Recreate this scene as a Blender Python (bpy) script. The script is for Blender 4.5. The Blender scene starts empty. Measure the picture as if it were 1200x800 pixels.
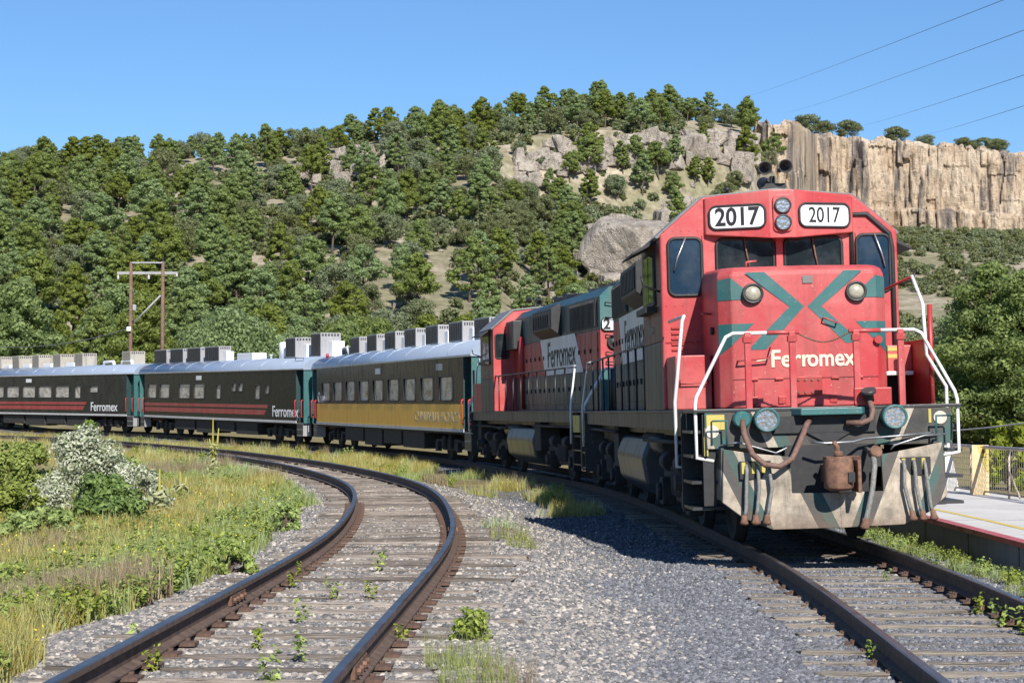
import bpy, bmesh, math, random
import numpy as np
from mathutils import Vector, Matrix

random.seed(7); np.random.seed(7)
S = bpy.context.scene
COL = S.collection
R = math.radians

# ------------------------------------------------------------------ camera, sky, sun, exposure
cam_d = bpy.data.cameras.new('camera'); cam = bpy.data.objects.new('camera', cam_d); COL.objects.link(cam)
cam.location = (0, 0, 1.6); cam.rotation_euler = (R(90 + 2.227), 0, 0)
cam_d.sensor_width = 36; cam_d.lens = 64.8; cam_d.clip_start = 0.1; cam_d.clip_end = 20000
S.camera = cam
SUN_DIR = Vector((-0.26, 1.0, -0.75)).normalized()
W = bpy.data.worlds.new('World'); S.world = W; W.use_nodes = True
wn = W.node_tree; wn.nodes.clear()
sky = wn.nodes.new('ShaderNodeTexSky'); sky.sky_type = 'NISHITA'; sky.sun_disc = False
sky.sun_elevation = math.asin(-SUN_DIR.z); sky.sun_rotation = math.atan2(-SUN_DIR.x, -SUN_DIR.y)
sky.altitude = 2400; sky.air_density = 1.5; sky.dust_density = 0.0; sky.ozone_density = 10.0
bg = wn.nodes.new('ShaderNodeBackground'); bg.inputs[1].default_value = 0.09
wo = wn.nodes.new('ShaderNodeOutputWorld')
wn.links.new(sky.outputs[0], bg.inputs[0]); wn.links.new(bg.outputs[0], wo.inputs[0])
sun_d = bpy.data.lights.new('sun', 'SUN'); sun = bpy.data.objects.new('sun', sun_d); COL.objects.link(sun)
sun_d.energy = 5.0; sun_d.angle = R(0.53); sun_d.color = (1.0, 0.95, 0.87)
sun.rotation_euler = SUN_DIR.to_track_quat('-Z', 'Y').to_euler(); sun.location = (30, -60, 60)
S.view_settings.view_transform = 'Standard'; S.view_settings.look = 'None'
S.view_settings.exposure = 0.5; S.view_settings.gamma = 1.0
S.render.engine = 'CYCLES'
try:
    S.cycles.use_denoising = True
    S.cycles.max_bounces = 6; S.cycles.diffuse_bounces = 3; S.cycles.glossy_bounces = 3
    S.cycles.transparent_max_bounces = 8
except Exception: pass

# ------------------------------------------------------------------ helpers
def tag(o, label=None, cat=None, group=None, kind=None):
    if label: o['label'] = label
    if cat: o['category'] = cat
    if group: o['group'] = group
    if kind: o['kind'] = kind
    return o

def empty(name, loc=(0, 0, 0), rz=0.0, sc=1.0):
    o = bpy.data.objects.new(name, None); COL.objects.link(o)
    o.location = loc; o.rotation_euler = (0, 0, rz); o.scale = (sc, sc, sc); o.empty_display_size = 0.3
    return o

def raw_mesh(name, v, f, mats, mi=None, smooth=None):
    """v (N,3) array, f (M,k) int array of constant k"""
    v = np.asarray(v, dtype=np.float32); f = np.asarray(f, dtype=np.int32)
    me = bpy.data.meshes.new(name)
    k = f.shape[1]
    me.vertices.add(len(v)); me.vertices.foreach_set('co', v.ravel())
    me.loops.add(f.size); me.loops.foreach_set('vertex_index', f.ravel())
    me.polygons.add(len(f)); me.polygons.foreach_set('loop_start', np.arange(0, f.size, k, dtype=np.int32))
    if mi is not None: me.polygons.foreach_set('material_index', np.asarray(mi, dtype=np.int32))
    if smooth is not None: me.polygons.foreach_set('use_smooth', np.full(len(f), bool(smooth)))
    me.update(calc_edges=True)
    for m in (mats if isinstance(mats, (list, tuple)) else [mats]): me.materials.append(m)
    return me

def link(name, me, parent=None):
    o = bpy.data.objects.new(name, me); COL.objects.link(o)
    if parent is not None: o.parent = parent
    return o

class MB:
    def __init__(s): s.v = []; s.f = []; s.sm = []; s.mi = []
    def add(s, v, f, smooth=False, mi=0):
        b = len(s.v); s.v.extend([tuple(p) for p in v])
        for q in f: s.f.append([b + i for i in q]); s.sm.append(smooth); s.mi.append(mi)
        return s
    def box(s, x0, x1, y0, y1, z0, z1, mi=0):
        v = [(x, y, z) for x in (x0, x1) for y in (y0, y1) for z in (z0, z1)]
        return s.add(v, [(0, 1, 3, 2), (4, 6, 7, 5), (0, 4, 5, 1), (2, 3, 7, 6), (0, 2, 6, 4), (1, 5, 7, 3)], mi=mi)
    def prism(s, poly, ax, a, b, mi=0):
        def p3(p, t): return (t, p[0], p[1]) if ax == 'x' else (p[0], t, p[1]) if ax == 'y' else (p[0], p[1], t)
        n = len(poly); v = [p3(p, a) for p in poly] + [p3(p, b) for p in poly]
        f = [tuple(range(n))[::-1], tuple(range(n, 2 * n))] + [(i, (i + 1) % n, n + (i + 1) % n, n + i) for i in range(n)]
        return s.add(v, f, mi=mi)
    def tube(s, pts, r, n=8, closed=False, mi=0, smooth=True):
        P = [Vector(p) for p in pts]; m = len(P)
        rr = r if isinstance(r, (list, tuple)) else [r] * m
        T = []
        for i in range(m):
            if closed: t = (P[(i + 1) % m] - P[i - 1])
            elif i == 0: t = P[1] - P[0]
            elif i == m - 1: t = P[-1] - P[-2]
            else: t = (P[i + 1] - P[i]).normalized() + (P[i] - P[i - 1]).normalized()
            T.append(t.normalized() if t.length > 1e-9 else Vector((0, 0, 1)))
        up = Vector((0, 0, 1)) if abs(T[0].z) < .9 else Vector((0, 1, 0))
        a = T[0].cross(up).normalized(); v = []
        for i in range(m):
            a = (a - T[i] * a.dot(T[i])).normalized(); b = T[i].cross(a)
            for k in range(n):
                an = 2 * math.pi * k / n
                v.append(P[i] + (a * math.cos(an) + b * math.sin(an)) * rr[i])
        f = []
        for i in range(m if closed else m - 1):
            j = (i + 1) % m
            for k in range(n):
                f.append((i * n + k, i * n + (k + 1) % n, j * n + (k + 1) % n, j * n + k))
        s.add(v, f, smooth=smooth, mi=mi)
        if not closed:
            s.add(v[:n], [tuple(range(n))[::-1]], mi=mi); s.add(v[-n:], [tuple(range(n))], mi=mi)
        return s
    def lathe(s, c, axis, prof, n=20, mi=0, smooth=True):
        """prof: [(t along axis, radius)]"""
        A = Vector(axis).normalized(); up = Vector((0, 0, 1)) if abs(A.z) < .9 else Vector((0, 1, 0))
        a = A.cross(up).normalized(); b = A.cross(a); C = Vector(c); v = []
        for t, r in prof:
            for k in range(n):
                an = 2 * math.pi * k / n; v.append(C + A * t + (a * math.cos(an) + b * math.sin(an)) * max(r, 1e-4))
        f = [(i * n + k, i * n + (k + 1) % n, (i + 1) * n + (k + 1) % n, (i + 1) * n + k) for i in range(len(prof) - 1) for k in range(n)]
        s.add(v, f, smooth=smooth, mi=mi)
        s.add(v[:n], [tuple(range(n))[::-1]], mi=mi); s.add(v[-n:], [tuple(range(n))], mi=mi)
        return s
    def xform(s, M4):
        s.v = [tuple(M4 @ Vector(p)) for p in s.v]; return s
    def mesh(s, name, mats):
        me = bpy.data.meshes.new(name); me.from_pydata(s.v, [], s.f)
        for i, p in enumerate(me.polygons): p.use_smooth = s.sm[i]; p.material_index = s.mi[i]
        bm = bmesh.new(); bm.from_mesh(me); bmesh.ops.remove_doubles(bm, verts=bm.verts, dist=1e-5)
        bmesh.ops.recalc_face_normals(bm, faces=bm.faces); bm.to_mesh(me); bm.free()
        for m in (mats if isinstance(mats, (list, tuple)) else [mats]): me.materials.append(m)
        return me
    def build(s, name, mats, parent=None, bevel=0, seg=2):
        o = link(name, s.mesh(name, mats), parent)
        if bevel:
            m = o.modifiers.new('bevel', 'BEVEL'); m.width = bevel; m.segments = seg; m.limit_method = 'ANGLE'; m.angle_limit = R(25)
        return o

def copy_tree(o, parent=None):
    c = o.copy(); COL.objects.link(c); c.parent = parent
    for ch in list(o.children): copy_tree(ch, c)
    return c

def text(name, s, size, mat, parent, M4, bold=0.0, sx=1.0, align='CENTER', depth=0.004, width=None):
    cu = bpy.data.curves.new(name, 'FONT'); cu.body = s; cu.size = size; cu.offset = bold; cu.extrude = depth / 2
    cu.align_x = align; cu.align_y = 'CENTER'; cu.resolution_u = 4
    t = bpy.data.objects.new(name, cu); COL.objects.link(t)
    bpy.context.view_layer.update()
    me = bpy.data.meshes.new_from_object(t.evaluated_get(bpy.context.evaluated_depsgraph_get()))
    bpy.data.objects.remove(t); bpy.data.curves.remove(cu)
    if width:
        xs = [v.co.x for v in me.vertices]; sx = width / (max(xs) - min(xs)); me.transform(Matrix.Translation((-(max(xs) + min(xs)) / 2, 0, 0)))
    me.transform(M4 @ Matrix.Diagonal((sx, 1, 1, 1)))
    me.materials.clear(); me.materials.append(mat); me.name = name
    return link(name, me, parent)

def frame_m(o, x, y):
    x = Vector(x).normalized(); y = Vector(y).normalized(); z = x.cross(y)
    m = Matrix.Identity(4)
    for i in range(3): m[i][0] = x[i]; m[i][1] = y[i]; m[i][2] = z[i]; m[i][3] = o[i]
    return m
def front_m(x, y, z): return frame_m((x, y, z), (1, 0, 0), (0, 0, 1))
def left_m(x, y, z): return frame_m((x, y, z), (0, -1, 0), (0, 0, 1))
def right_m(x, y, z): return frame_m((x, y, z), (0, 1, 0), (0, 0, 1))
def back_m(x, y, z): return frame_m((x, y, z), (-1, 0, 0), (0, 0, 1))

# value noise in numpy
_perm = np.random.RandomState(3).rand(256, 256).astype(np.float32)
def vnoise(x, y):
    x = np.asarray(x, float); y = np.asarray(y, float)
    xi = np.floor(x).astype(int); yi = np.floor(y).astype(int); fx = x - xi; fy = y - yi
    fx = fx * fx * (3 - 2 * fx); fy = fy * fy * (3 - 2 * fy)
    g = lambda a, b: _perm[a & 255, b & 255]
    return (g(xi, yi) * (1 - fx) + g(xi + 1, yi) * fx) * (1 - fy) + (g(xi, yi + 1) * (1 - fx) + g(xi + 1, yi + 1) * fx) * fy
def fbm(x, y, o=4):
    t = 0; a = .5
    for i in range(o): t = t + a * (vnoise(x * 2 ** i + 17.3 * i, y * 2 ** i + 5.1 * i) - .5); a *= .5
    return t
def sstep(a, b, x): t = np.clip((x - a) / (b - a), 0, 1); return t * t * (3 - 2 * t)

# ------------------------------------------------------------------ materials
class NT:
    def __init__(s, name):
        s.m = bpy.data.materials.new(name); s.m.use_nodes = True; s.t = s.m.node_tree
        s.b = s.t.nodes['Principled BSDF']; s.out = s.t.nodes['Material Output']
    def n(s, typ, props=None, **ins):
        nd = s.t.nodes.new('ShaderNode' + typ)
        for k, v in (props or {}).items(): setattr(nd, k, v)
        for k, v in ins.items():
            key = int(k[1:]) if k[0] == 'i' and k[1:].isdigit() else k
            if isinstance(v, bpy.types.NodeSocket): s.t.links.new(v, nd.inputs[key])
            else: nd.inputs[key].default_value = v
        return nd
    def l(s, a, b): s.t.links.new(a, b)
    def coord(s, out='Object'): return s.n('TexCoord').outputs[out]
    def noise(s, vec, scale, detail=4, rough=.6, sc=(1, 1, 1), dist=0):
        mp = s.n('Mapping', Vector=vec, Scale=sc)
        return s.n('TexNoise', Vector=mp.outputs[0], Scale=scale, Detail=detail, Roughness=rough, Distortion=dist).outputs['Fac']
    def ramp(s, fac, stops, interp='LINEAR'):
        r = s.n('ValToRGB', Fac=fac); cr = r.color_ramp; cr.interpolation = interp
        while len(cr.elements) < len(stops): cr.elements.new(.5)
        for e, (p, c) in zip(cr.elements, stops):
            e.position = p; e.color = (c, c, c, 1) if isinstance(c, (int, float)) else (*c, 1)
        return r.outputs[0]
    def mix(s, fac, a, b, blend='MIX'):
        nd = s.n('Mix', {'data_type': 'RGBA', 'blend_type': blend})
        for sock, v in ((nd.inputs[0], fac), (nd.inputs[6], a), (nd.inputs[7], b)):
            if isinstance(v, bpy.types.NodeSocket): s.l(v, sock)
            elif isinstance(v, (int, float)): sock.default_value = v if sock.type == 'VALUE' else (v, v, v, 1)
            else: sock.default_value = (*v, 1)
        return nd.outputs[2]
    def math(s, op, a, b=0.0, c=0.0):
        nd = s.n('Math', {'operation': op})
        for i, v in enumerate((a, b, c)):
            if isinstance(v, bpy.types.NodeSocket): s.l(v, nd.inputs[i])
            else: nd.inputs[i].default_value = v
        return nd.outputs[0]
    def set(s, **kw):
        for k, v in kw.items():
            k = k.replace('_', ' ')
            if isinstance(v, bpy.types.NodeSocket): s.l(v, s.b.inputs[k])
            elif isinstance(v, tuple) and len(v) == 3: s.b.inputs[k].default_value = (*v, 1)
            else: s.b.inputs[k].default_value = v
        return s
    def bump(s, h, strength=.3, dist=.01):
        s.l(s.n('Bump', Strength=strength, Distance=dist, Height=h).outputs[0], s.b.inputs['Normal']); return s

def srgb(r, g, b):
    f = lambda c: (c / 255 / 12.92) if c <= 10 else ((c / 255 + .055) / 1.055) ** 2.4
    return (f(r), f(g), f(b))

def paint(name, col, rough=.42, dirt=.35, dirtcol=(.09, .075, .06), fade=.25, fadecol=None, metal=0.0, spec=.5, ior=1.5):
    """weathered vehicle paint: faded clouds, rain streaks, grime, chips"""
    t = NT(name); co = t.coord()
    fadecol = fadecol or tuple(min(1, c * .75 + .16) for c in col)
    f1 = t.ramp(t.noise(co, 1.3, 5, .65), [(.38, 0), (.72, 1)])
    c = t.mix(t.math('MULTIPLY', f1, fade), col, fadecol)
    st = t.ramp(t.noise(co, 4.0, 5, .65, (.9, .9, .13), .6), [(.5, 0), (.74, 1)])
    c = t.mix(t.math('MULTIPLY', st, dirt), c, dirtcol)
    gr = t.ramp(t.noise(co, 11, 6, .75), [(.56, 0), (.66, 1)])
    c = t.mix(t.math('MULTIPLY', gr, dirt * .55), c, dirtcol)
    ch = t.ramp(t.noise(co, 38, 2, .5), [(.70, 0), (.715, 1)])
    c = t.mix(t.math('MULTIPLY', ch, .55), c, tuple(q * .5 + .22 for q in fadecol))
    ch2 = t.ramp(t.noise(co, 17, 6, .75, (1, 1, .7)), [(.665, 0), (.685, 1)])
    c = t.mix(t.math('MULTIPLY', ch2, .6), c, dirtcol)
    t.set(Base_Color=c, Metallic=metal, Roughness=t.math('MULTIPLY_ADD', st, .25, rough))
    t.b.inputs['Specular IOR Level'].default_value = spec; t.b.inputs['IOR'].default_value = ior
    t.bump(t.noise(co, 6, 3, .5), .12, .02)
    return t.m

def plain(name, col, rough=.6, metal=0.0, var=.25, scale=8, bump=.15, bd=.01):
    t = NT(name); co = t.coord(); n1 = t.noise(co, scale, 6, .65)
    dark = tuple(c * (1 - var) for c in col); lite = tuple(min(1, c * (1 + var)) for c in col)
    t.set(Base_Color=t.ramp(n1, [(.3, dark), (.7, lite)]), Roughness=rough, Metallic=metal)
    t.bump(n1, bump, bd); return t.m

RED = (.43, .042, .047); TEAL = (.018, .115, .115); CREAM = (.56, .50, .42)
MAT = {}
MAT['red'] = paint('red_paint', RED, dirt=.6, fade=.75, fadecol=(.52, .15, .135), dirtcol=(.14, .04, .034))
MAT['red_dark'] = paint('red_side_paint', (.36, .028, .028), dirt=.35, fade=.2, fadecol=(.42, .10, .08), dirtcol=(.06, .035, .03))
MAT['teal'] = paint('teal_paint', TEAL, dirt=.4, fade=.3)
MAT['teal_dark'] = paint('dark_green_paint', (.010, .045, .047), dirt=.3, fade=.1, dirtcol=(.05, .045, .04))
MAT['white_paint'] = paint('white_paint', (.74, .73, .70), dirt=.45, fade=.1, dirtcol=(.22, .18, .14))
MAT['white_rail'] = paint('white_rail_paint', (.70, .70, .69), dirt=.55, fade=.0, dirtcol=(.2, .12, .09))
MAT['cream'] = paint('cream_paint', CREAM, dirt=.6, dirtcol=(.16, .13, .10))
MAT['black'] = plain('black_metal', (.018, .018, .020), .55, 0, .4, 9)
MAT['grime'] = plain('grimy_underframe', (.030, .028, .027), .8, 0, .5, 7, .4, .02)
MAT['dark_grey'] = paint('dark_grey_paint', (.024, .025, .027), dirt=.35, fade=.12, dirtcol=(.055, .048, .04))
MAT['roof_grey'] = paint('roof_grey_paint', (.16, .155, .15), dirt=.6)
MAT['tank'] = paint('tank_paint', (.040, .044, .052), rough=.3, dirt=.4)
MAT['rust'] = plain('rusty_iron', (.16, .085, .055), .85, 0, .5, 14, .5, .01)
MAT['plate_rust'] = plain('tie_plate_rust', (.10, .058, .042), .9, 0, .5, 20)
MAT['rubber'] = plain('rubber', (.020, .020, .022), .6, 0, .3, 20)
MAT['hose'] = plain('brown_hose', (.15, .085, .065), .7, 0, .35, 30, .4, .004)
MAT['grey_hose'] = plain('grey_hose', (.17, .17, .16), .7, 0, .4, 30, .4, .004)
MAT['steel'] = plain('bare_steel', (.42, .42, .42), .4, .9, .25, 20)
MAT['yellow'] = paint('yellow_sign', (.48, .40, .09), dirt=.45)
MAT['chrome'] = plain('chrome', (.8, .8, .8), .12, 1.0, .05, 5, 0)
MAT['black_print'] = plain('black_lettering', (.012, .012, .014), .5, 0, .2)
MAT['cream_print'] = plain('cream_lettering', (.66, .58, .44), .5, 0, .15)
MAT['white_print'] = plain('white_lettering', (.72, .73, .74), .5, 0, .12)
MAT['grey_print'] = plain('faded_grey_lettering', (.36, .34, .27), .6, 0, .25)
MAT['board'] = plain('number_board_white', (.80, .82, .84), .35, 0, .05)
MAT['wire'] = plain('wire', (.05, .055, .06), .6)

def glass(name, col=(.012, .018, .022), rough=.04):
    t = NT(name); co = t.coord()
    d = t.ramp(t.noise(co, 3, 5, .6), [(.45, 0), (.8, 1)])
    t.set(Base_Color=t.mix(t.math('MULTIPLY', d, .3), col, (.12, .11, .10)), Roughness=t.math('MULTIPLY_ADD', d, .15, rough))
    t.b.inputs['IOR'].default_value = 1.5; t.b.inputs['Specular IOR Level'].default_value = .8
    t.bump(t.noise(co, 1.3, 2, .5), .05, .05)
    return t.m
MAT['glass'] = glass('dark_glass')
MAT['glass_blue'] = glass('tinted_glass', (.014, .035, .065))
def lens():
    t = NT('lamp_lens'); co = t.coord()
    v = t.n('TexVoronoi', Vector=co, Scale=24).outputs['Distance']
    t.set(Base_Color=(.55, .55, .54), Metallic=.85, Roughness=.2); t.bump(v, .3, .015); return t.m
MAT['lens'] = lens()
MAT['frosted'] = plain('dusty_lens', (.34, .32, .25), .3, 0, .25, 30)

def camo(name='striped_pilot_paint', stops=None, grime=.8):
    """pilot paint: slanting cream, teal and dark bands mirrored about the centre line, under road grime"""
    t = NT(name); co = t.coord(); x = t.n('SeparateXYZ', Vector=co)
    a = t.math('ABSOLUTE', t.math('SUBTRACT', x.outputs[0], .05))
    u = t.math('ADD', t.math('MULTIPLY', a, .95), t.math('MULTIPLY', x.outputs[2], -.42))
    u = t.math('FRACT', t.math('ADD', t.math('MULTIPLY', u, 1.5), .40))
    c = t.ramp(u, stops or [(0, (.47, .40, .31)), (.30, (.02, .095, .085)), (.46, (.055, .057, .055)), (.62, (.47, .40, .31))], 'CONSTANT')
    g = t.ramp(t.noise(co, 3.2, 7, .72), [(.36, 0), (.66, 1)])
    c = t.mix(t.math('MULTIPLY', g, grime), c, (.10, .08, .062))
    st = t.ramp(t.noise(co, 5, 5, .7, (3, 3, .25)), [(.5, 0), (.75, 1)])
    c = t.mix(t.math('MULTIPLY', st, .5), c, (.07, .055, .05))
    low = t.ramp(t.math('MULTIPLY_ADD', t.noise(co, 6, 4, .6), .35, x.outputs[2]), [(.42, 1), (.66, 0)])
    c = t.mix(t.math('MULTIPLY', low, .75), c, (.13, .075, .05))
    t.set(Base_Color=c, Roughness=.7); t.bump(t.noise(co, 5, 4, .6), .35, .03); return t.m
MAT['camo'] = camo()
MAT['camo_dark'] = camo('pilot_beam_paint', [(0, (.05, .052, .05)), (.30, (.02, .10, .095)), (.52, (.50, .44, .36)), (.68, (.03, .032, .032))], .6)

def leaf_mat(name, dark, lite, trans=.25, rough=.6, objvar=.35):
    t = NT(name); g = t.n('NewGeometry'); oi = t.n('ObjectInfo')
    c = t.ramp(g.outputs['Random Per Island'], [(0, dark), (1, lite)])
    hs = t.n('HueSaturation', Color=c, Hue=t.math('MULTIPLY_ADD', oi.outputs['Random'], .04 * objvar / .35, .5 - .012 * objvar / .35),
             Saturation=t.math('MULTIPLY_ADD', oi.outputs['Random'], -.35 * objvar / .35, 1.08),
             Value=t.math('MULTIPLY_ADD', oi.outputs['Random'], objvar, 1 - objvar * .5))
    t.set(Base_Color=hs.outputs[0], Roughness=rough); t.b.inputs['Specular IOR Level'].default_value = .25
    tr = t.n('BsdfTranslucent', Color=hs.outputs[0]); mx = t.n('MixShader', Fac=trans)
    t.l(t.b.outputs[0], mx.inputs[1]); t.l(tr.outputs[0], mx.inputs[2]); t.l(mx.outputs[0], t.out.inputs[0])
    return t.m
MAT['pine'] = leaf_mat('pine_needles', (.13, .18, .042), (.345, .41, .10), .5)
MAT['oak'] = leaf_mat('oak_leaves', (.13, .155, .068), (.30, .33, .145), .45)
MAT['scrub'] = leaf_mat('scrub_leaves', (.10, .125, .045), (.25, .27, .115), .3)
MAT['bark'] = plain('pine_bark', (.10, .075, .055), .9, 0, .4, 3, .5, .05)
MAT['shrub_white'] = leaf_mat('silver_leaves', (.20, .245, .12), (.62, .62, .50), .2, .7, .1)
MAT['shrub_green'] = leaf_mat('bush_leaves', (.075, .125, .025), (.24, .32, .07), .35, .6, .2)
MAT['shrub_lime'] = leaf_mat('lime_bush_leaves', (.15, .20, .045), (.36, .42, .12), .3, .6, .2)
MAT['grass_y'] = leaf_mat('dry_grass', (.29, .25, .06), (.58, .49, .13), .35, .7, .4)
MAT['grass_g'] = leaf_mat('green_grass', (.20, .25, .055), (.45, .50, .15), .35, .7, .4)
MAT['grass_p'] = leaf_mat('seed_head_grass', (.24, .19, .11), (.46, .36, .22), .35, .7, .3)
MAT['weed'] = leaf_mat('weed_leaves', (.16, .22, .035), (.44, .50, .11), .35, .6, .25)
MAT['mullein'] = leaf_mat('mullein_leaves', (.24, .28, .13), (.48, .48, .28), .25, .7, .1)
MAT['spike'] = leaf_mat('mullein_spike', (.28, .28, .06), (.52, .46, .10), .25, .7, .1)
MAT['young'] = leaf_mat('young_conifer', (.14, .20, .03), (.34, .36, .07), .3, .6, .1)
# ------------------------------------------------------------------ the line: cars as chords, track centre lines
def heading(a): return np.array([-math.sin(R(a)), math.cos(R(a))])
CARS = {'loco1': ((3.72, 21.5), 2.2, 16.9), 'loco2': ((3.08, 39.5), 9.7, 16.9), 'coach1': ((.2, 58.4), 17.5, 25.5),
        'coach2': ((-8.0, 83.6), 28.0, 25.5), 'coach3': ((-20.5, 106.9), 38.0, 25.5)}
def zB(y): return np.interp(y, [0, 57, 81, 104, 120, 145], [0, 0, .13, .42, .58, .78])
def zA(y): return np.interp(y, [0, 60, 74, 95, 108, 125], [.15, .15, .18, .28, .36, .44])
def catmull(P, step=.4):
    P = np.array(P, float); P = np.vstack([2 * P[0] - P[1], P, 2 * P[-1] - P[-2]]); out = []
    for i in range(1, len(P) - 2):
        n = max(2, int(np.linalg.norm(P[i + 1] - P[i]) / step))
        for t in np.linspace(0, 1, n, endpoint=False):
            out.append(.5 * ((2 * P[i]) + (-P[i - 1] + P[i + 1]) * t + (2 * P[i - 1] - 5 * P[i] + 4 * P[i + 1] - P[i + 2]) * t * t + (-P[i - 1] + 3 * P[i] - 3 * P[i + 1] + P[i + 2]) * t ** 3))
    out.append(P[-2]); out = np.array(out)
    for _ in range(60): out[1:-1] = .25 * out[:-2] + .5 * out[1:-1] + .25 * out[2:]
    return out
ptsB = [(2.35, -14), (2.8, -4), (3.05, 3), (3.32, 10), (3.55, 15), (3.70, 19.5)]
for k in ('loco1', 'loco2', 'coach1', 'coach2', 'coach3'):
    (fx, fy), a, L = CARS[k]; d = heading(a)
    for s in ((3.6, 13.3) if L < 20 else (3.9, 21.6)): ptsB.append((fx + d[0] * s, fy + d[1] * s))
ptsB += [(-47, 135), (-70, 146), (-100, 155)]
CB = catmull(ptsB)
CA = catmull([(-2.6, -14), (-2.15, -4), (-1.9, 4), (-1.76, 10), (-1.68, 12.5), (-1.57, 16), (-1.47, 19.5), (-1.46, 23), (-1.72, 28.5), (-2.2, 34.8),
              (-3.2, 41.7), (-5.4, 51.5), (-7.75, 60), (-10.3, 67.5), (-12.5, 73.5), (-21.9, 93.5), (-31, 106.5), (-43, 118), (-60, 129), (-95, 140)])
LASTJ = []
def tie_phase(C, zf, y1, X, Y, step=.58):
    """distance along the track from each point to the nearest tie centre"""
    C2 = C[::2]; j = np.array(LASTJ); s = arclen(C)[::2]; T = np.gradient(C2, axis=0); T /= np.linalg.norm(T, axis=1)[:, None]
    sp = s[j] + (X - C2[j, 0]) * T[j, 0] + (Y - C2[j, 1]) * T[j, 1]; s0 = arclen(C)[C[:, 1] >= 6][0]
    ph = ((sp - s0 + step / 2) % step) - step / 2; return np.abs(ph)
def dist_to(C, X, Y):
    X = np.asarray(X, float).ravel(); Y = np.asarray(Y, float).ravel(); LASTJ[:] = [0] * len(X); out = np.full(len(X), 1e3); sd = np.zeros(len(X))
    C2 = C[::2]; T = np.gradient(C2, axis=0); T /= np.linalg.norm(T, axis=1)[:, None]
    for i in range(0, len(X), 20000):
        dx = X[i:i + 20000, None] - C2[None, :, 0]; dy = Y[i:i + 20000, None] - C2[None, :, 1]
        d2 = dx * dx + dy * dy; j = d2.argmin(1); LASTJ[i:i + 20000] = list(j); r = np.arange(len(j))
        s = dx[r, j] * T[j, 1] - dy[r, j] * T[j, 0]
        out[i:i + 20000] = np.abs(s) * (d2[r, j] < 400) + np.sqrt(d2[r, j]) * (d2[r, j] >= 400); sd[i:i + 20000] = s
    return out, sd

_px = np.array([-900, -600, -200, 0, 100, 200, 300, 400, 450, 550, 650, 700, 800, 880, 960, 1040, 1200, 1500, 2000], float)
_ry = np.array([270, 240, 212, 201, 192, 186, 178, 168, 161, 149, 136, 132, 138, 146, 268, 270, 272, 280, 300], float)
_Dr = np.array([290, 300, 320, 330, 335, 340, 345, 350, 350, 355, 365, 370, 375, 385, 465, 470, 470, 470, 470], float)
_D0 = np.array([150, 150, 160, 165, 170, 175, 175, 175, 175, 180, 185, 190, 200, 215, 225, 225, 225, 230, 240], float)
_ct = np.array([150, 150, 150, 150, 150, 150, 150, 150, 150, 150, 150, 150, 150, 150, 153, 160, 174, 190, 220], float)
def height(X, Y):
    X = np.asarray(X, float); Y = np.asarray(Y, float); shp = X.shape; X = X.ravel(); Y = Y.ravel()
    D = np.hypot(X, Y) + 1e-6; az = np.arctan2(X, Y)
    px = 600 + 2160 * np.tan(np.clip(az, -.95, .95)); px = np.clip(px, -900, 2000)
    side = sstep(R(120), R(50), np.abs(az)) * .85 + .15
    # near ground with the two track beds
    g = -.27 + np.interp(Y, [0, 57, 81, 104, 120, 145], [0, 0, .10, .30, .42, .55]) + .05 * fbm(X * .35, Y * .35, 3)
    near = D < 200
    dA = np.full(len(X), 99.); sA = np.zeros(len(X)); dB = dA.copy(); sB = sA.copy()
    if near.any():
        dA[near], sA[near] = dist_to(CA, X[near], Y[near]); dB[near], sB[near] = dist_to(CB, X[near], Y[near])
    g = g + sstep(3.5, 9, -sA) * (.16 * fbm(X * .16 + 4, Y * .16, 3) - .10) * (D < 200)
    wA = 1 - sstep(1.35, 2.9, dA); wB = 1 - sstep(1.45, 2.5, dB)
    g = g * (1 - wA) + (zA(Y) - .232) * wA
    g = g * (1 - wB) + (zB(Y) - .222) * wB
    # the hills
    D0 = np.interp(px, _px, _D0); Dr = np.interp(px, _px, _Dr); ry = np.interp(px, _px, _ry); ct = np.interp(px, _px, _ct)
    ca = np.cos(np.clip(az, -.5, .5)); zr = ((484 - ry) / 2160 * Dr * ca) * side + 1.6
    t = np.clip((D - D0) / (Dr - D0), 0, 1)
    stp = sstep(560, 640, px) * (1 - sstep(900, 950, px))
    prof = t * (1 - .22 * stp) + .22 * stp * sstep(.74, .84, t)
    z0 = .4 + sstep(105, 180, D) * 2.0
    hz = z0 + (zr - z0) * prof
    beyond = np.clip(D - Dr, 0, None)
    cw = sstep(905, 950, px)
    hz = hz - np.minimum(beyond * .04, 14) * (1 - cw) + (2.5 * fbm(X / 38, Y / 38, 4) + .9 * fbm(X / 9, Y / 9, 3)) * sstep(.0, .25, t) * (1 - .75 * sstep(.9, 1.0, t))
    ctz = (484 - ct) / 2160 * 472 * ca + 1.6
    hz = np.where((beyond > 16) & (cw > .02), hz * (1 - cw) + (ctz + .8 * fbm(X / 12, Y / 12, 3) + np.minimum((beyond - 16) * .01, 6)) * cw, hz)
    far = sstep(1200, 4000, D); hz = hz * (1 - far) + 20 * far
    w = sstep(112, 150, D)
    return (g * (1 - w) + hz * w).reshape(shp)
def h1(x, y): return float(height(np.array([x]), np.array([y]))[0])
def ray_hit(px, py, dmin=120, dmax=520):
    """ground point that shows at this place of the photo (first hit of the sight line)"""
    D = np.linspace(dmin, dmax, 500); X = (px - 600) / 2160 * D
    e = (484 - py) / 2160 * D + 1.6
    hh = height(X, D); k = np.nonzero(hh >= e)[0]
    if len(k) == 0: return None
    return X[k[0]], D[k[0]], hh[k[0]]

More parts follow.
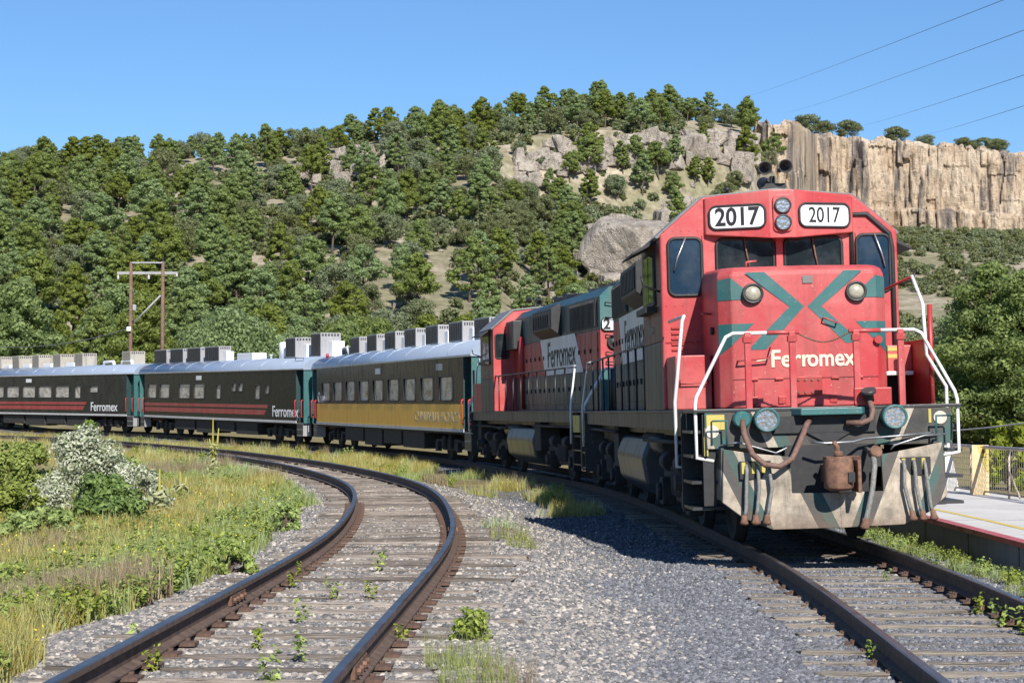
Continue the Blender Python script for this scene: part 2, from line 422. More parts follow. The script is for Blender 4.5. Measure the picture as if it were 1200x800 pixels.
# ground sheet: polar grid, fine where it is looked at
az = np.concatenate([np.linspace(-180, -50, 27)[:-1], np.linspace(-50, -19, 32)[:-1], np.linspace(-19, 19, 320), np.linspace(19, 50, 32)[1:], np.linspace(50, 180, 27)[1:]])
rad = np.concatenate([np.geomspace(.4, 6, 14)[:-1], np.geomspace(6, 150, 250)[:-1], np.geomspace(150, 560, 150)[:-1], np.geomspace(560, 7000, 26)])
AZ, RA = np.meshgrid(np.radians(az), rad)
GX = RA * np.sin(AZ); GY = RA * np.cos(AZ); GZ = height(GX, GY)
nr, na = GX.shape
idx = np.arange(nr * na).reshape(nr, na)
gf = np.stack([idx[:-1, :-1], idx[1:, :-1], idx[1:, 1:], idx[:-1, 1:]], -1).reshape(-1, 4)[:, ::-1]

def ground_mat():
    t = NT('ground'); co = t.coord(); at = lambda n: t.n('Attribute', {'attribute_name': n}).outputs['Fac']
    v = t.n('TexVoronoi', Vector=co, Scale=26.0); v2 = t.n('TexVoronoi', Vector=co, Scale=31.0)
    rnd = t.n('SeparateColor', Color=v.outputs['Color']).outputs[0]
    grey = t.ramp(rnd, [(0, (.05, .052, .06)), (.55, (.12, .123, .14)), (.9, (.19, .19, .21)), (1, (.34, .32, .29))])
    pale = t.ramp(rnd, [(0, (.11, .10, .10)), (.45, (.27, .25, .23)), (.8, (.42, .37, .31)), (1, (.58, .53, .47))])
    n1 = t.noise(co, .9, 6, .7)
    soil = t.ramp(n1, [(.3, (.17, .14, .06)), (.6, (.30, .25, .12)), (.75, (.40, .33, .19))])
    n2 = t.noise(co, .045, 8, .68); n3 = t.noise(co, .5, 6, .7)
    hill = t.ramp(n3, [(.3, (.30, .235, .175)), (.5, (.47, .39, .31)), (.7, (.62, .54, .46))])
    cover = t.ramp(n3, [(.3, (.075, .085, .035)), (.7, (.22, .22, .095))])
    hm = t.ramp(t.math('MULTIPLY_ADD', t.noise(co, .3, 5, .7), .55, t.math('MULTIPLY', n2, .75)), [(.50, 0), (.70, 1)])
    c = t.mix(t.math('MULTIPLY', hm, .7), hill, cover)
    c = t.mix(at('veg'), c, soil)
    c = t.mix(at('gravel'), c, grey)
    c = t.mix(at('pale'), c, pale)
    t.set(Base_Color=c, Roughness=.9); t.b.inputs['Specular IOR Level'].default_value = .2
    hgt = t.math('ADD', t.math('MULTIPLY', v.outputs['Distance'], -1.0), t.math('MULTIPLY', n3, 1.2))
    t.bump(hgt, .8, .05); return t.m
g_me = raw_mesh('ground', np.stack([GX, GY, GZ], -1).reshape(-1, 3), gf, ground_mat(), smooth=True)
fl = np.hypot(GX, GY).ravel() < 190
dAg = np.full(GX.size, 99.); sAg = np.zeros(GX.size); dBg = dAg.copy(); sBg = sAg.copy()
dAg[fl], sAg[fl] = dist_to(CA, GX.ravel()[fl], GY.ravel()[fl]); dBg[fl], sBg[fl] = dist_to(CB, GX.ravel()[fl], GY.ravel()[fl])
def masks(X, Y, dA, sA, dB, sB):
    D = np.hypot(X, Y); nz = fbm(X * .6, Y * .6, 4) * 2
    nearw = 1 - sstep(120, 150, D)
    veg = nearw
    between = sstep(1.9, 2.4, sA + nz * .5) * (sB < 6)
    gravel = np.maximum(between * (1 - sstep(36, 52, Y + nz * 8)), 1 - sstep(1.6, 2.3, dB + nz * .4)) * nearw * (1 - .0)
    pale = np.maximum((1 - sstep(1.5, 2.3, dA + nz * .6)), (1 - sstep(1.9, 2.6, np.abs(sA - .4) + nz * .7)) * .5) * nearw * (dB > 1.9)
    return veg, gravel, pale
mk = masks(GX.ravel(), GY.ravel(), dAg, sAg, dBg, sBg)
for nm, arr in zip(('veg', 'gravel', 'pale'), mk):
    a = g_me.attributes.new(nm, 'FLOAT', 'POINT'); a.data.foreach_set('value', arr.astype(np.float32))
ground = tag(link('ground', g_me), kind='structure')

# ------------------------------------------------------------------ rails and ties
def rail_mats():
    t = NT('rail_rust'); co = t.coord(); n1 = t.noise(co, 9, 6, .7)
    t.set(Base_Color=t.ramp(n1, [(.3, (.055, .036, .028)), (.6, (.13, .085, .062)), (.8, (.21, .15, .11))]), Roughness=.85); t.bump(n1, .4, .01)
    u = NT('rail_polished'); co = u.coord(); n1 = u.noise(co, 3, 5, .6)
    u.set(Base_Color=u.ramp(n1, [(.35, (.12, .095, .09)), (.7, (.26, .25, .26))]), Metallic=.85, Roughness=u.math('MULTIPLY_ADD', n1, .25, .22))
    return [t.m, u.m]
RM = rail_mats()
prof = [(-.036, -.008), (-.028, 0), (.028, 0), (.036, -.008), (.036, -.042), (.010, -.055), (.009, -.135), (.070, -.158), (.070, -.172), (-.070, -.172), (-.070, -.158), (-.009, -.135), (-.010, -.055), (-.036, -.042)]
def rail_mesh(C, off, zf, zoff, name):
    T = np.gradient(C, axis=0); T /= np.linalg.norm(T, axis=1)[:, None]; Nn = np.stack([T[:, 1], -T[:, 0]], -1)
    z = zf(C[:, 1]) + zoff; k = len(prof); n = len(C); v = np.zeros((n, k, 3))
    for j, (a, b) in enumerate(prof):
        v[:, j, :2] = C + Nn * (off + a); v[:, j, 2] = z + b
    i = np.arange(n - 1)[:, None] * k; j = np.arange(k)[None, :]
    f = np.stack([i + j, i + (j + 1) % k, i + k + (j + 1) % k, i + k + j], -1).reshape(-1, 4)
    mi = np.tile(np.array([1 if q in (0, 1, 2) else 0 for q in range(k)]), n - 1)
    return raw_mesh(name, v.reshape(-1, 3), f, RM, mi, smooth=False)

def tie_mat(name, cols, var=.5):
    t = NT(name); co = t.coord(); oi = t.n('ObjectInfo')
    off = t.n('CombineXYZ', X=t.math('MULTIPLY', oi.outputs['Random'], 40), Y=oi.outputs['Random'])
    vec = t.n('VectorMath', {'operation': 'ADD'}, i0=co, i1=off.outputs[0]).outputs[0]
    gr = t.noise(vec, 7, 8, .75, (.25, 4.5, 4.5)); cr = t.noise(vec, 11, 5, .7, (.12, 5, 5))
    c = t.ramp(gr, [(.3, cols[0]), (.5, cols[1]), (.7, cols[2])])
    ck = t.ramp(cr, [(.38, 1), (.46, 0)])
    c = t.mix(t.math('MULTIPLY', ck, .85), c, (.03, .025, .02))
    hs = t.n('HueSaturation', Color=c, Value=t.math('MULTIPLY_ADD', oi.outputs['Random'], var, 1.15 - var * .75))
    t.set(Base_Color=hs.outputs[0], Roughness=.9); t.b.inputs['Specular IOR Level'].default_value = .2
    t.bump(t.math('ADD', gr, cr), .9, .03); return t.m
TM = tie_mat('weathered_tie', [(.095, .077, .062), (.29, .242, .20), (.52, .455, .39)], .8)
TM_B = tie_mat('dusty_tie', [(.15, .125, .10), (.28, .24, .195), (.38, .33, .27)], .4)
def tie_mesh(name, length, mat, seed, wid=.21, thick=.17):
    rg = np.random.RandomState(seed); nx = 9; ny = 6
    xs = np.linspace(-length / 2, length / 2, nx); ys = np.linspace(-wid / 2, wid / 2, ny); v = []; f = []
    for i, x in enumerate(xs):
        wob = rg.normal(0, .006)
        for j, y in enumerate(ys):
            e = rg.uniform(-.05, .03) if i in (0, nx - 1) else 0
            groove = -abs(rg.normal(0, .011)) - (.016 if j in (0, ny - 1) else 0)
            v.append((x + e * (1 if i else -1), y + wob, groove))
        for j in (ny - 1, 0): v.append((x, ys[j] * 1.02 + wob, -thick))
    k = ny + 2
    for i in range(nx - 1):
        for j in range(k):
            a = i * k + j; b = i * k + (j + 1) % k; f.append((a, b, b + k, a + k))
    me = bpy.data.meshes.new(name); me.from_pydata(v, [], f + [tuple(range(k)), tuple(range((nx - 1) * k, nx * k))[::-1]]); me.materials.append(mat)
    return me
TIE_A = [tie_mesh('tie', 2.55, TM, s) for s in range(6)]; TIE_L = [tie_mesh('tie', 2.95, TM, s + 20) for s in range(4)]
TIE_B = [tie_mesh('tie', 2.6, TM_B, s + 40) for s in range(5)]
pl = MB().box(-.17, .17, -.09, .09, -.012, .010).box(-.115, -.085, -.06, -.03, .01, .032).box(.085, .115, .03, .06, .01, .032).box(-.115, -.085, .03, .06, .01, .03)
PLATE = pl.mesh('tie_plate', MAT['plate_rust'])

def arclen(C): return np.concatenate([[0], np.cumsum(np.linalg.norm(np.diff(C, axis=0), axis=1))])
def along(C, zf, y0, y1, step):
    s = arclen(C); m = (C[:, 1] >= y0) & (C[:, 1] <= y1); ss = np.arange(s[m][0], s[m][-1], step)
    x = np.interp(ss, s, C[:, 0]); y = np.interp(ss, s, C[:, 1]); T = np.gradient(C, axis=0)
    ang = np.interp(ss, s, np.arctan2(-T[:, 0], T[:, 1])); return x, y, zf(y), ang

def track(label, C, zf, cant, meshes, y1, longs=None, drop=.19):
    t = empty('railway_track'); tag(t, label, 'track', kind='structure')
    for sg in (-1, 1):
        link('rail', rail_mesh(C, sg * .7525, zf, cant * sg, 'rail'), t)
    rg = random.Random(5)
    for x, y, z, an in zip(*along(C, zf, 6, y1, .58)):
        m = rg.choice(meshes); sh = rg.uniform(-.08, .08)
        if longs and longs[0] < y < longs[1] and rg.random() < .5: m = rg.choice(TIE_L); sh = .10 + rg.uniform(-.1, .12)
        o = link('tie', m, t); a = an + rg.uniform(-.02, .02)
        o.location = (x + math.cos(an) * sh, y + math.sin(an) * sh, z - drop + rg.uniform(-.018, .012)); o.rotation_euler = (0, 0, a)
        if y < 34:
            for sg in (-1, 1):
                p = link('tie_plate', PLATE, o)
                p.location = (sg * .7525 - sh, 0, (z + cant * sg - .183) - o.location.z); p.rotation_euler = (0, 0, 0)
    return t
trackB = track('track under the train with ties sunk level in grey gravel', CB, zB, .02, TIE_B, 46, drop=.180)
trackA = track('curving siding with weathered ties standing proud of pale ballast', CA, zA, .0, TIE_A, 80, (6, 27))
# bolted joint bars on the siding
for C, off, yy in ((CA, -.7525, 15.6), (CA, .7525, 11.4), (CA, .7525, 24.6)):
    k = np.argmin(np.abs(C[:, 1] - yy)); T = C[k + 1] - C[k - 1]; an = math.atan2(-T[0], T[1]); n = np.array([math.cos(an), math.sin(an)])
    b = MB()
    for s in (-1, 1):
        b.box(s * .012, s * .04, -.33, .33, -.135, -.055)
        for q in (-.24, -.09, .09, .24): b.lathe((s * .04, q, -.095), (s, 0, 0), [(0, .022), (.025, .022)], 6, smooth=False)
    o = b.build('joint_bar', MAT['rust'], trackA); o.location = (C[k, 0] + n[0] * off, C[k, 1] + n[1] * off, float(zA(C[k, 1]))); o.rotation_euler = (0, 0, an)

# ------------------------------------------------------------------ cliff, boulders
def rock_mat(name, cols, streak=.6, lichen=.25, sc=.12, zs=.16):
    t = NT(name); co = t.n('NewGeometry').outputs['Position']
    n1 = t.noise(co, sc, 9, .68); c = t.ramp(n1, [(.28, cols[0]), (.5, cols[1]), (.72, cols[2])])
    cr = t.noise(co, sc * 7, 6, .7, (1, 1, .55)); c = t.mix(t.ramp(cr, [(.33, .75), (.47, 0)]), c, tuple(q * .3 for q in cols[0]))
    st = t.ramp(t.noise(co, sc * 2.2, 6, .65, (1, 1, zs)), [(.49, 0), (.62, 1)])
    c = t.mix(t.math('MULTIPLY', st, streak), c, (.10, .095, .10))
    lc = t.ramp(t.noise(co, sc * 3.1, 6, .7), [(.60, 0), (.70, 1)]); c = t.mix(t.math('MULTIPLY', lc, lichen), c, (.22, .22, .09))
    t.set(Base_Color=c, Roughness=.95); t.b.inputs['Specular IOR Level'].default_value = .15
    t.bump(t.math('ADD', cr, t.noise(co, sc * 20, 5, .6)), .9, .6); return t.m
MAT['cliff'] = rock_mat('cliff_rock', [(.36, .26, .175), (.52, .41, .30), (.63, .54, .42)], .85, .3)
MAT['boulder'] = rock_mat('boulder_rock', [(.32, .265, .215), (.48, .42, .355), (.60, .54, .465)], .4, .14, .25, .5)
MAT['white_stone'] = rock_mat('pale_stone', [(.45, .37, .30), (.62, .54, .46), (.72, .66, .58)], .1, .0, 2.0)

nu, nv = 420, 64
pxs = np.linspace(872, 1560, nu)
U, V = np.meshgrid(np.arange(nu), np.linspace(0, 1, nv), indexing='ij'); PX = pxs[U]
Dc = np.interp(PX, [872, 882, 896, 930, 948, 958, 1100, 1300, 1560], [412, 392, 386, 390, 412, 462, 470, 470, 472])
Dq = Dc / np.sqrt(1 + ((PX - 600) / 2160) ** 2)
zb = (484 - np.interp(PX, [872, 945, 960, 1040, 1200, 1500], [250, 262, 268, 270, 272, 280])) / 2160 * Dq - 5
zt = (484 - np.interp(PX, [872, 880, 888, 925, 940, 950, 960, 1040, 1200, 1500], [178, 158, 140, 137, 143, 150, 153, 160, 174, 190])) / 2160 * Dq + 1.6
zt = zt + 1.6 * (vnoise(PX / 14, 0 * PX) - .5) + 1.0 * (vnoise(PX / 5, 3 + 0 * PX) - .5)
Zc = zb + (zt - zb) * V
colw = PX / 9 + 5 * fbm(PX / 60, Zc / 60, 3) + 1.2 * fbm(PX / 9, Zc / 16, 2)
colf = np.abs((colw % 1) - .5) * 2          # fluted columns
dis = 3.4 * fbm(PX / 34, Zc / 30, 5) * 2 + .6 * (1 - colf ** 4) * (.35 + vnoise(np.floor(colw), np.floor(Zc / 9))) + 2.8 * (vnoise(np.floor(colw * .5) + 9, np.floor(Zc / 11 + vnoise(np.floor(colw), 2 + 0 * Zc))) - .5) + 1.3 * fbm(PX / 5, Zc / 4, 4)
led = sstep(.38, .42, V + .05 * fbm(PX / 25, 0 * PX, 2)); dis = dis - 2.4 * led + .6
dis = dis - 2.0 * sstep(.95, 1, V)
Dd = (Dc - dis) / np.sqrt(1 + ((PX - 600) / 2160) ** 2)
cv = np.stack([(PX - 600) / 2160 * Dd, Dd, Zc], -1).reshape(-1, 3)
ci = np.arange(nu * nv).reshape(nu, nv)
cf = np.stack([ci[:-1, :-1], ci[1:, :-1], ci[1:, 1:], ci[:-1, 1:]], -1).reshape(-1, 4)
top = cv.reshape(nu, nv, 3)[:, -1].copy(); top[:, 1] += 26; top[:, 0] *= 1.05; top[:, 2] -= .6      # rim running back over the plateau
tb = len(cv); cv = np.vstack([cv, top]); ti = tb + np.arange(nu)
cf = np.vstack([cf, np.stack([ci[:-1, -1], ci[1:, -1], ti[1:], ti[:-1]], -1)])
tag(link('cliff', raw_mesh('cliff', cv, cf, MAT['cliff'], smooth=False)), kind='structure')

def rock_mesh(name, seed, mat, sub=4, planes=16, noise=.07, flat=.0, smooth=False, block=False):
    rg = np.random.RandomState(seed); bm = bmesh.new(); bmesh.ops.create_icosphere(bm, subdivisions=sub, radius=1)
    n = rg.normal(size=(planes, 3)); n /= np.linalg.norm(n, axis=1)[:, None]; d = rg.uniform(.68, 1.0, planes)
    if block:
        ax = np.array([(1, 0, 0), (-1, 0, 0), (0, 1, 0), (0, -1, 0), (0, 0, 1), (0, 0, -1)], float) + rg.normal(0, .12, (6, 3)); ax /= np.linalg.norm(ax, axis=1)[:, None]
        n = np.vstack([ax, n]); d = np.concatenate([rg.uniform(.52, .72, 6), d])
    for v in bm.verts:
        p = np.array(v.co); q = n @ p; r = np.min(np.where(q > .05, d / np.maximum(q, .05), 9)); r = min(r, 1.15)
        r += noise * float(fbm(p[0] * 3 + seed, p[1] * 3 + p[2] * 2.3, 3)) * 2
        v.co = Vector(p * r)
    me = bpy.data.meshes.new(name); bm.to_mesh(me); bm.free(); me.materials.append(mat)
    for q in me.polygons: q.use_smooth = smooth
    return me
ROCKS = [rock_mesh('boulder', 100 + i, MAT['boulder'], 4, 5, .09, block=True) for i in range(10)]
BIG = rock_mesh('boulder', 36, MAT['boulder'], 5, 12, .12)
rg = random.Random(11)
def boulder(px, py, wpx, hpx, label, group=None, mesh=None, sink=.25, dmin=150):
    p = ray_hit(px, py + hpx * .5, dmin)
    if p is None: return
    X, D, Z = p; s = D / 2160; o = link('boulder', mesh or rg.choice(ROCKS))
    w, hh = wpx * s * .5, hpx * s * .5
    o.location = (X, D + w * .35, Z + hh * (1 - sink)); o.scale = (w, w * rg.uniform(.7, 1.0), hh * 1.05); o.rotation_euler = (rg.uniform(-.15, .15), rg.uniform(-.15, .15), rg.uniform(0, 6.3))
    tag(o, label, 'boulder', group); return o
boulder(752, 290, 122, 100, 'huge pale grey boulder on the slope above the second locomotive', mesh=BIG, sink=.1)
for (a, b, c, d, lab) in ((700, 268, 30, 26, 'rounded boulder at upper left of the huge grey one'), (684, 300, 24, 26, 'tan rounded boulder at lower left of the huge grey one'),
        (697, 320, 30, 26, 'shadowed boulder wedged low beside the huge grey one'), (655, 306, 18, 20, 'upright boulder standing left of the huge grey one'),
        (660, 325, 50, 30, 'pale low rock slab under the upright boulder'), (800, 240, 60, 34, 'flat pale slab above the huge grey boulder'), (722, 258, 42, 34, 'blocky rock on the upper left shoulder of the huge grey boulder'), (786, 256, 60, 54, 'jagged rock rising behind the right side of the huge grey boulder'), (716, 326, 46, 30, 'broken ledge at the foot of the huge grey boulder'),
        (872, 190, 40, 60, 'lower rock buttress beside the rock tower')):
    boulder(a, b, c, d, lab, dmin=200)
def column(px):
    return ('at the left edge of the hill' if px < 75 else 'left of the utility pole' if px < 140 else 'straight above the utility pole' if px < 205 else 'above the rear half of the striped coach' if px < 290 else 'above the front half of the striped coach' if px < 365
            else 'above the far half of the orange coach' if px < 460 else 'above the near half of the orange coach' if px < 560 else 'above the second locomotive cab' if px < 640 else 'above the second locomotive hood' if px < 720 else 'above the cab side of the leading locomotive' if px < 800 else 'beside the rock tower')
def rlab(px, py, where):
    a = {'upper': 'rock block under the ridge pines', 'left': 'pale block in the left outcrop', 'slope': 'small rock among trees'}[where]
    b = ('high ' if py < (172 if where != 'slope' else 290) else 'low ') if where != 'slope' or py < 350 else ''
    l = b + a + ' ' + column(px); return l, 'blocks, ' + l
for k in range(84):
    px = 606 + k * 3.4 + rg.uniform(-6, 6); py = np.interp(px, [600, 650, 740, 800, 880], [196, 178, 172, 166, 166]) + rg.uniform(-14, 20)
    boulder(px, py, rg.uniform(14, 36), rg.uniform(14, 36), *rlab(px, py, 'upper'), sink=.35, dmin=250)
for k in range(26):
    px = rg.uniform(335, 470); py = rg.uniform(172, 208) if px < 440 else rg.uniform(180, 250)
    boulder(px, py, rg.uniform(12, 30), rg.uniform(12, 30), *rlab(px, py, 'left'), sink=.2, dmin=250)
for k in range(130):
    px = rg.uniform(120, 860); py = rg.uniform(215, 400)
    boulder(px, py, rg.uniform(5, 18), rg.uniform(4, 12), *rlab(px, py, 'slope'), sink=.3, dmin=150)
for i, (X, D, s, lab) in enumerate(((-10.9, 40, .34, 'pale tan stone, larger of two at the left edge'), (-11.35, 38.4, .26, 'pale tan stone, smaller of two at the left edge'), (-8.1, 31.2, .16, 'pinkish stone half hidden under the silvery shrub'))):
    o = link('stone', rock_mesh('stone', 60 + i, MAT['white_stone'], 3, 9, .05, smooth=True)); o.location = (X, D, h1(X, D) + s * .5); o.scale = (s * 1.2, s, s * .85); tag(o, lab, 'stone')
# ------------------------------------------------------------------ locomotives (local frame: x right, y to the rear, z up from the rail)
def place(o, key, roll=0.0, rev=False, sc=(1, 1, 1)):
    (fx, fy), a, L = CARS[key]; d = heading(a); rx, ry = fx + d[0] * L, fy + d[1] * L
    F = Vector((fx, fy, float(zB(fy)))); Q = Vector((rx, ry, float(zB(ry))))
    if rev: F, Q = Q, F
    y = (Q - F).normalized(); x = y.cross(Vector((0, 0, 1))).normalized(); z = x.cross(y)
    m = Matrix.Identity(4)
    for i in range(3): m[i][0] = x[i]; m[i][1] = y[i]; m[i][2] = z[i]; m[i][3] = F[i]
    o.matrix_world = m @ Matrix.Rotation(roll, 4, 'Y') @ Matrix.Diagonal((*sc, 1))
def rrect(cx, cz, w, h, r, n=5):
    P = []
    for (sx, sz, a0) in ((1, 1, 0), (-1, 1, 90), (-1, -1, 180), (1, -1, 270)):
        for k in range(n + 1):
            a = R(a0 + 90 * k / n); P.append((cx + sx * (w / 2 - r) + r * math.cos(a), cz + sz * (h / 2 - r) + r * math.sin(a)))
    return P
def window(parent, cx, y, cz, w, h, r, gm, name='window', fr=.022, M4=None):
    """glass pane (y normal) with rubber gasket as a sub-part"""
    P = rrect(cx, cz, w, h, r); g = MB().prism(P, 'y', y, y - .012); q = MB().tube([(a, y - .012, b) for a, b in P], fr, 6, closed=True)
    if M4 is not None: g.xform(M4); q.xform(M4)
    o = g.build(name, gm, parent); q.build('gasket', MAT['rubber'], o); return o
def decal(parent, pts, mat, name='stripe'):
    """flat painted shape, points in 3D"""
    return MB().add(pts, [tuple(range(len(pts)))]).build(name, mat, parent)

def wheelset(p, y, name='wheel', r=.51):
    for s in (-1, 1):
        MB().lathe((s * .66, y, r), (s, 0, 0), [(0, r + .03), (.03, r + .03), (.035, r), (.13, r - .01), (.13, r - .07), (.09, r - .1), (.10, .16), (.13, .13), (.16, .10)], 24).build(name, MAT['grime'], p)
def truck(p, yc, wb=2.74, hw=1.13):
    for y in (yc - wb / 2, yc + wb / 2): wheelset(p, y)
    for s in (-1, 1):
        f = MB(); x0, x1 = s * (hw - .09), s * (hw + .09)
        f.prism([(yc - wb / 2 - .55, .62), (yc - wb / 2 - .55, .82), (yc - wb / 2 + .35, .92), (yc - .7, .78), (yc + .7, .78), (yc + wb / 2 - .35, .92), (yc + wb / 2 + .55, .82), (yc + wb / 2 + .55, .62), (yc + wb / 2 - .4, .62), (yc + .6, .42), (yc - .6, .42), (yc - wb / 2 + .4, .62)], 'x', min(x0, x1), max(x0, x1))
        for y in (yc - wb / 2, yc + wb / 2):
            f.box(min(s * (hw + .02), s * (hw + .2)), max(s * (hw + .02), s * (hw + .2)), y - .17, y + .17, .33, .72)
            f.lathe((s * (hw + .2), y, .52), (s, 0, 0), [(0, .13), (.06, .12)], 12)
        for q in (-.35, -.12, .12, .35): f.tube([(s * (hw + .1), yc + q, .5), (s * (hw + .1), yc + q, .9)], .085, 8)
        f.lathe((s * (hw + .13), yc - .95, .95), (0, 1, 0), [(0, .14), (.42, .14)], 12)
        f.lathe((s * (hw + .13), yc + .55, .95), (0, 1, 0), [(0, .14), (.42, .14)], 12)
        f.build('truck_frame', MAT['grime'], p, .02)

MAT['seam'] = plain('panel_gap', (.10, .02, .02), .8)
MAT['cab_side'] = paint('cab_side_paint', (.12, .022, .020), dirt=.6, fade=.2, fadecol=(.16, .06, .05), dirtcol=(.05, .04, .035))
def make_loco(front=True):
    L = empty('locomotive'); bx = lambda *a: MB().box(*a)
    HW = 1.5
    # frame, deck
    f = MB().box(-HW + .02, HW - .02, .75, 16.15, 1.40, 1.615).box(-.6, .6, .1, 16.8, .95, 1.4); f.box(-HW + .3, HW - .3, .02, 16.88, 1.3, 1.615)
    f.build('underframe', MAT['dark_grey'], L)
    bx(-HW, HW, .0, 16.9, 1.615, 1.655).build('deck', MAT['dark_grey'], L, .008)
    # nose
    z0 = 1.657
    nf = [(-1.0, 2.76), (-1.0, 1.38), (-.86, 1.22), (0, 1.10), (.86, 1.22), (1.0, 1.38), (1.0, 2.76)]
    n = MB(); ring = []
    for (z, sh, bk) in ((z0, 0, 0), (2.9, 0, 0), (3.26, .01, .015), (3.33, .05, .05), (3.375, .14, .14)):
        ring.append([(px * (1 - sh * .55), py + (bk if py < 2.7 else 0), z + (.06 if (py > 2.7 and z > 3.3) else 0)) for px, py in nf])
    v = [p for rr in ring for p in rr]; k = len(nf)
    fs = [(i * k + j, i * k + (j + 1) % k, (i + 1) * k + (j + 1) % k, (i + 1) * k + j) for i in range(4) for j in range(k)]
    n.add(v, fs + [tuple(range(k))[::-1], tuple(range(4 * k, 5 * k))])
    n.build('nose', MAT['red'], L, .02, 3)
    def ny(x): x = abs(x); return (1.10 + .12 * x / .86 if x < .86 else 1.22 + (x - .86) / .14 * .16) - .005
    def ndec(P, mat, name='stripe'):
        """shape on the creased nose face, cut at the crease and corners"""
        o = MB()
        cuts = [-1.0, -.86, 0, .86, 1.0]
        for a, b in zip(cuts[:-1], cuts[1:]):
            Q = P
            for lim, sg in ((a, 1), (b, -1)):
                out = []
                for i in range(len(Q)):
                    p, q = Q[i], Q[(i + 1) % len(Q)]; ip = (p[0] - lim) * sg >= -1e-9; iq = (q[0] - lim) * sg >= -1e-9
                    if ip: out.append(p)
                    if ip != iq: t = (lim - p[0]) / (q[0] - p[0]); out.append((lim, p[1] + t * (q[1] - p[1])))
                Q = out
                if not Q: break
            if len(Q) >= 3: o.add([(x, ny(x) if lim is None else ny(min(max(x, a + 1e-6), b - 1e-6)), z) for x, z in Q], [tuple(range(len(Q)))])
        return o.build(name, mat, L)
    T = MAT['teal']
    ndec([(-.70, 3.30), (-.47, 3.30), (-.02, 2.87), (-.47, 2.36), (-.68, 2.36), (-.19, 2.87)], T)
    ndec([(.70, 3.30), (.47, 3.30), (.02, 2.87), (.47, 2.42), (.66, 2.42), (.19, 2.87)], T)
    for s in (-1, 1):
        ndec([(s * .995, 3.22), (s * .86, 3.24), (s * .70, 3.10), (s * .70, 2.97), (s * .995, 2.97)][::s], T)
        ndec([(s * .995, 2.68), (s * .60, 2.68), (s * .86, 2.42), (s * .995, 2.30)][::s], T)
    ndec([(-.03, 3.24), (.09, 3.24), (.09, 3.15), (-.03, 3.15)], MAT['roof_grey'], 'paint_patch')
    # nose lettering on the two halves of the creased face
    for part, cx, sg in (('Ferr', -.20, 1), ('omex', .285, -1)):
        m = frame_m((cx, ny(cx) - .004, 2.235), (1, -sg * .12 / .86, 0), (0, 0, 1))
        text('lettering', part, .29, MAT['cream_print'], L, m, .006, .92 if sg == 1 else .88)
    bar = MB(); bar.add([(-.585, ny(-.585) - .006, 2.215), (-.45, ny(-.45) - .006, 2.235), (-.45, ny(-.45) - .006, 2.25), (-.585, ny(-.585) - .006, 2.23)], [(0, 1, 2, 3)]); bar.build('lettering_bar', MAT['cream_print'], L)
    for s in (-1, 1):
        c = (s * .61, ny(.61), 3.04)
        lo = MB().lathe(c, (0, -1, 0), [(-.02, .125), (.05, .125), (.06, .105), (.03, .10)], 24).build('nose_light', MAT['dark_grey'], L)
        MB().lathe((c[0], c[1] - .015, c[2]), (0, -1, 0), [(0, .10), (.03, .085), (.05, .045), (.055, .0)], 20).build('lens', MAT['frosted'], lo)
    # hatches, hinges, latch plates on the lower nose
    bx(-.97, .97, 1.07, 1.075, 1.98, 1.99)
    for s in (-1, 1):
        for x in (.33, .62): MB().box(s * x - .05, s * x + .05, ny(x) - .02, ny(x) + .03, 1.985, 2.015).build('hinge', MAT['red_dark'], L, .006)
        for x in (.30, .62): MB().box(s * x - .045, s * x + .045, ny(x) - .012, ny(x) + .03, 1.70, 1.79).build('latch_plate', MAT['red_dark'], L, .006)
    jp = MB().box(-.16, .16, 1.06, 1.11, 1.80, 2.02).build('jumper_plate', MAT['red_dark'], L, .006)
    for x in (-.12, -.04, .04, .12):
        for z in (1.83, 1.98): MB().lathe((x, 1.06, z), (0, -1, 0), [(0, .016), (.015, .014)], 8).build('bolt', MAT['rust'], jp)
    for z in (2.0, 2.62):
        sm = MB()
        for a, b in ((-.86, 0), (0, .86)): sm.add([(a, ny(a) - .001, z), (b, ny(b) - .001, z), (b, ny(b) - .001, z + .008), (a, ny(a) - .001, z + .008)], [(0, 1, 2, 3)])
        if z < 2.5: sm.build('panel_seam', MAT['seam'], L)
    for x in (-.62, .62): MB().box(x - .004, x + .004, ny(.62) - .002, ny(.62) + .01, 1.67, 2.0).build('panel_seam', MAT['seam'], L)
    for s in (-1, 1):
        MB().box(s * .97 - .005, s * .97 + .005, 2.756, 2.762, 2.4, 3.9).build('panel_seam', MAT['seam'], L)
        for z in (2.6, 3.0, 3.97): 
            for i in range(5): MB().lathe((s * (1.02 + i * .105), 2.762, z), (0, -1, 0), [(0, .012), (.008, .009)], 6).build('rivet', MAT['red'], L)
    MB().lathe((.86, 1.16, 2.45), (0, 1, 0), [(0, .05), (.06, .05)], 10).build('latch', MAT['red_dark'], L)
    for x0, z0_, x1, z1_ in ((-.98, 2.38, -.30, 2.36),):
        MB().tube([(x0 + .18, ny(.8) + .02, z1_ - .13), (x0 + .18, ny(.8) - .09, z1_ - .13), (-.46, ny(.46) - .09, z1_ - .11), (-.42, ny(.42) - .09, z1_ + .02), (-.42, ny(.42) + .02, z1_ + .02)], .012, 6).build('grab_iron', MAT['red'], L)
    MB().tube([(.20, ny(.2), 2.72), (.20, ny(.2) - .08, 2.72), (.36, ny(.36) - .08, 2.66), (.36, ny(.36), 2.66)], .012, 6).build('grab_iron', MAT['red'], L)
    MB().tube([(-.62, 1.5, 3.39), (-.62, 1.5, 3.45), (-.50, 1.5, 3.46), (-.50, 1.5, 3.40)], .014, 6).build('grab_iron', MAT['red'], L)
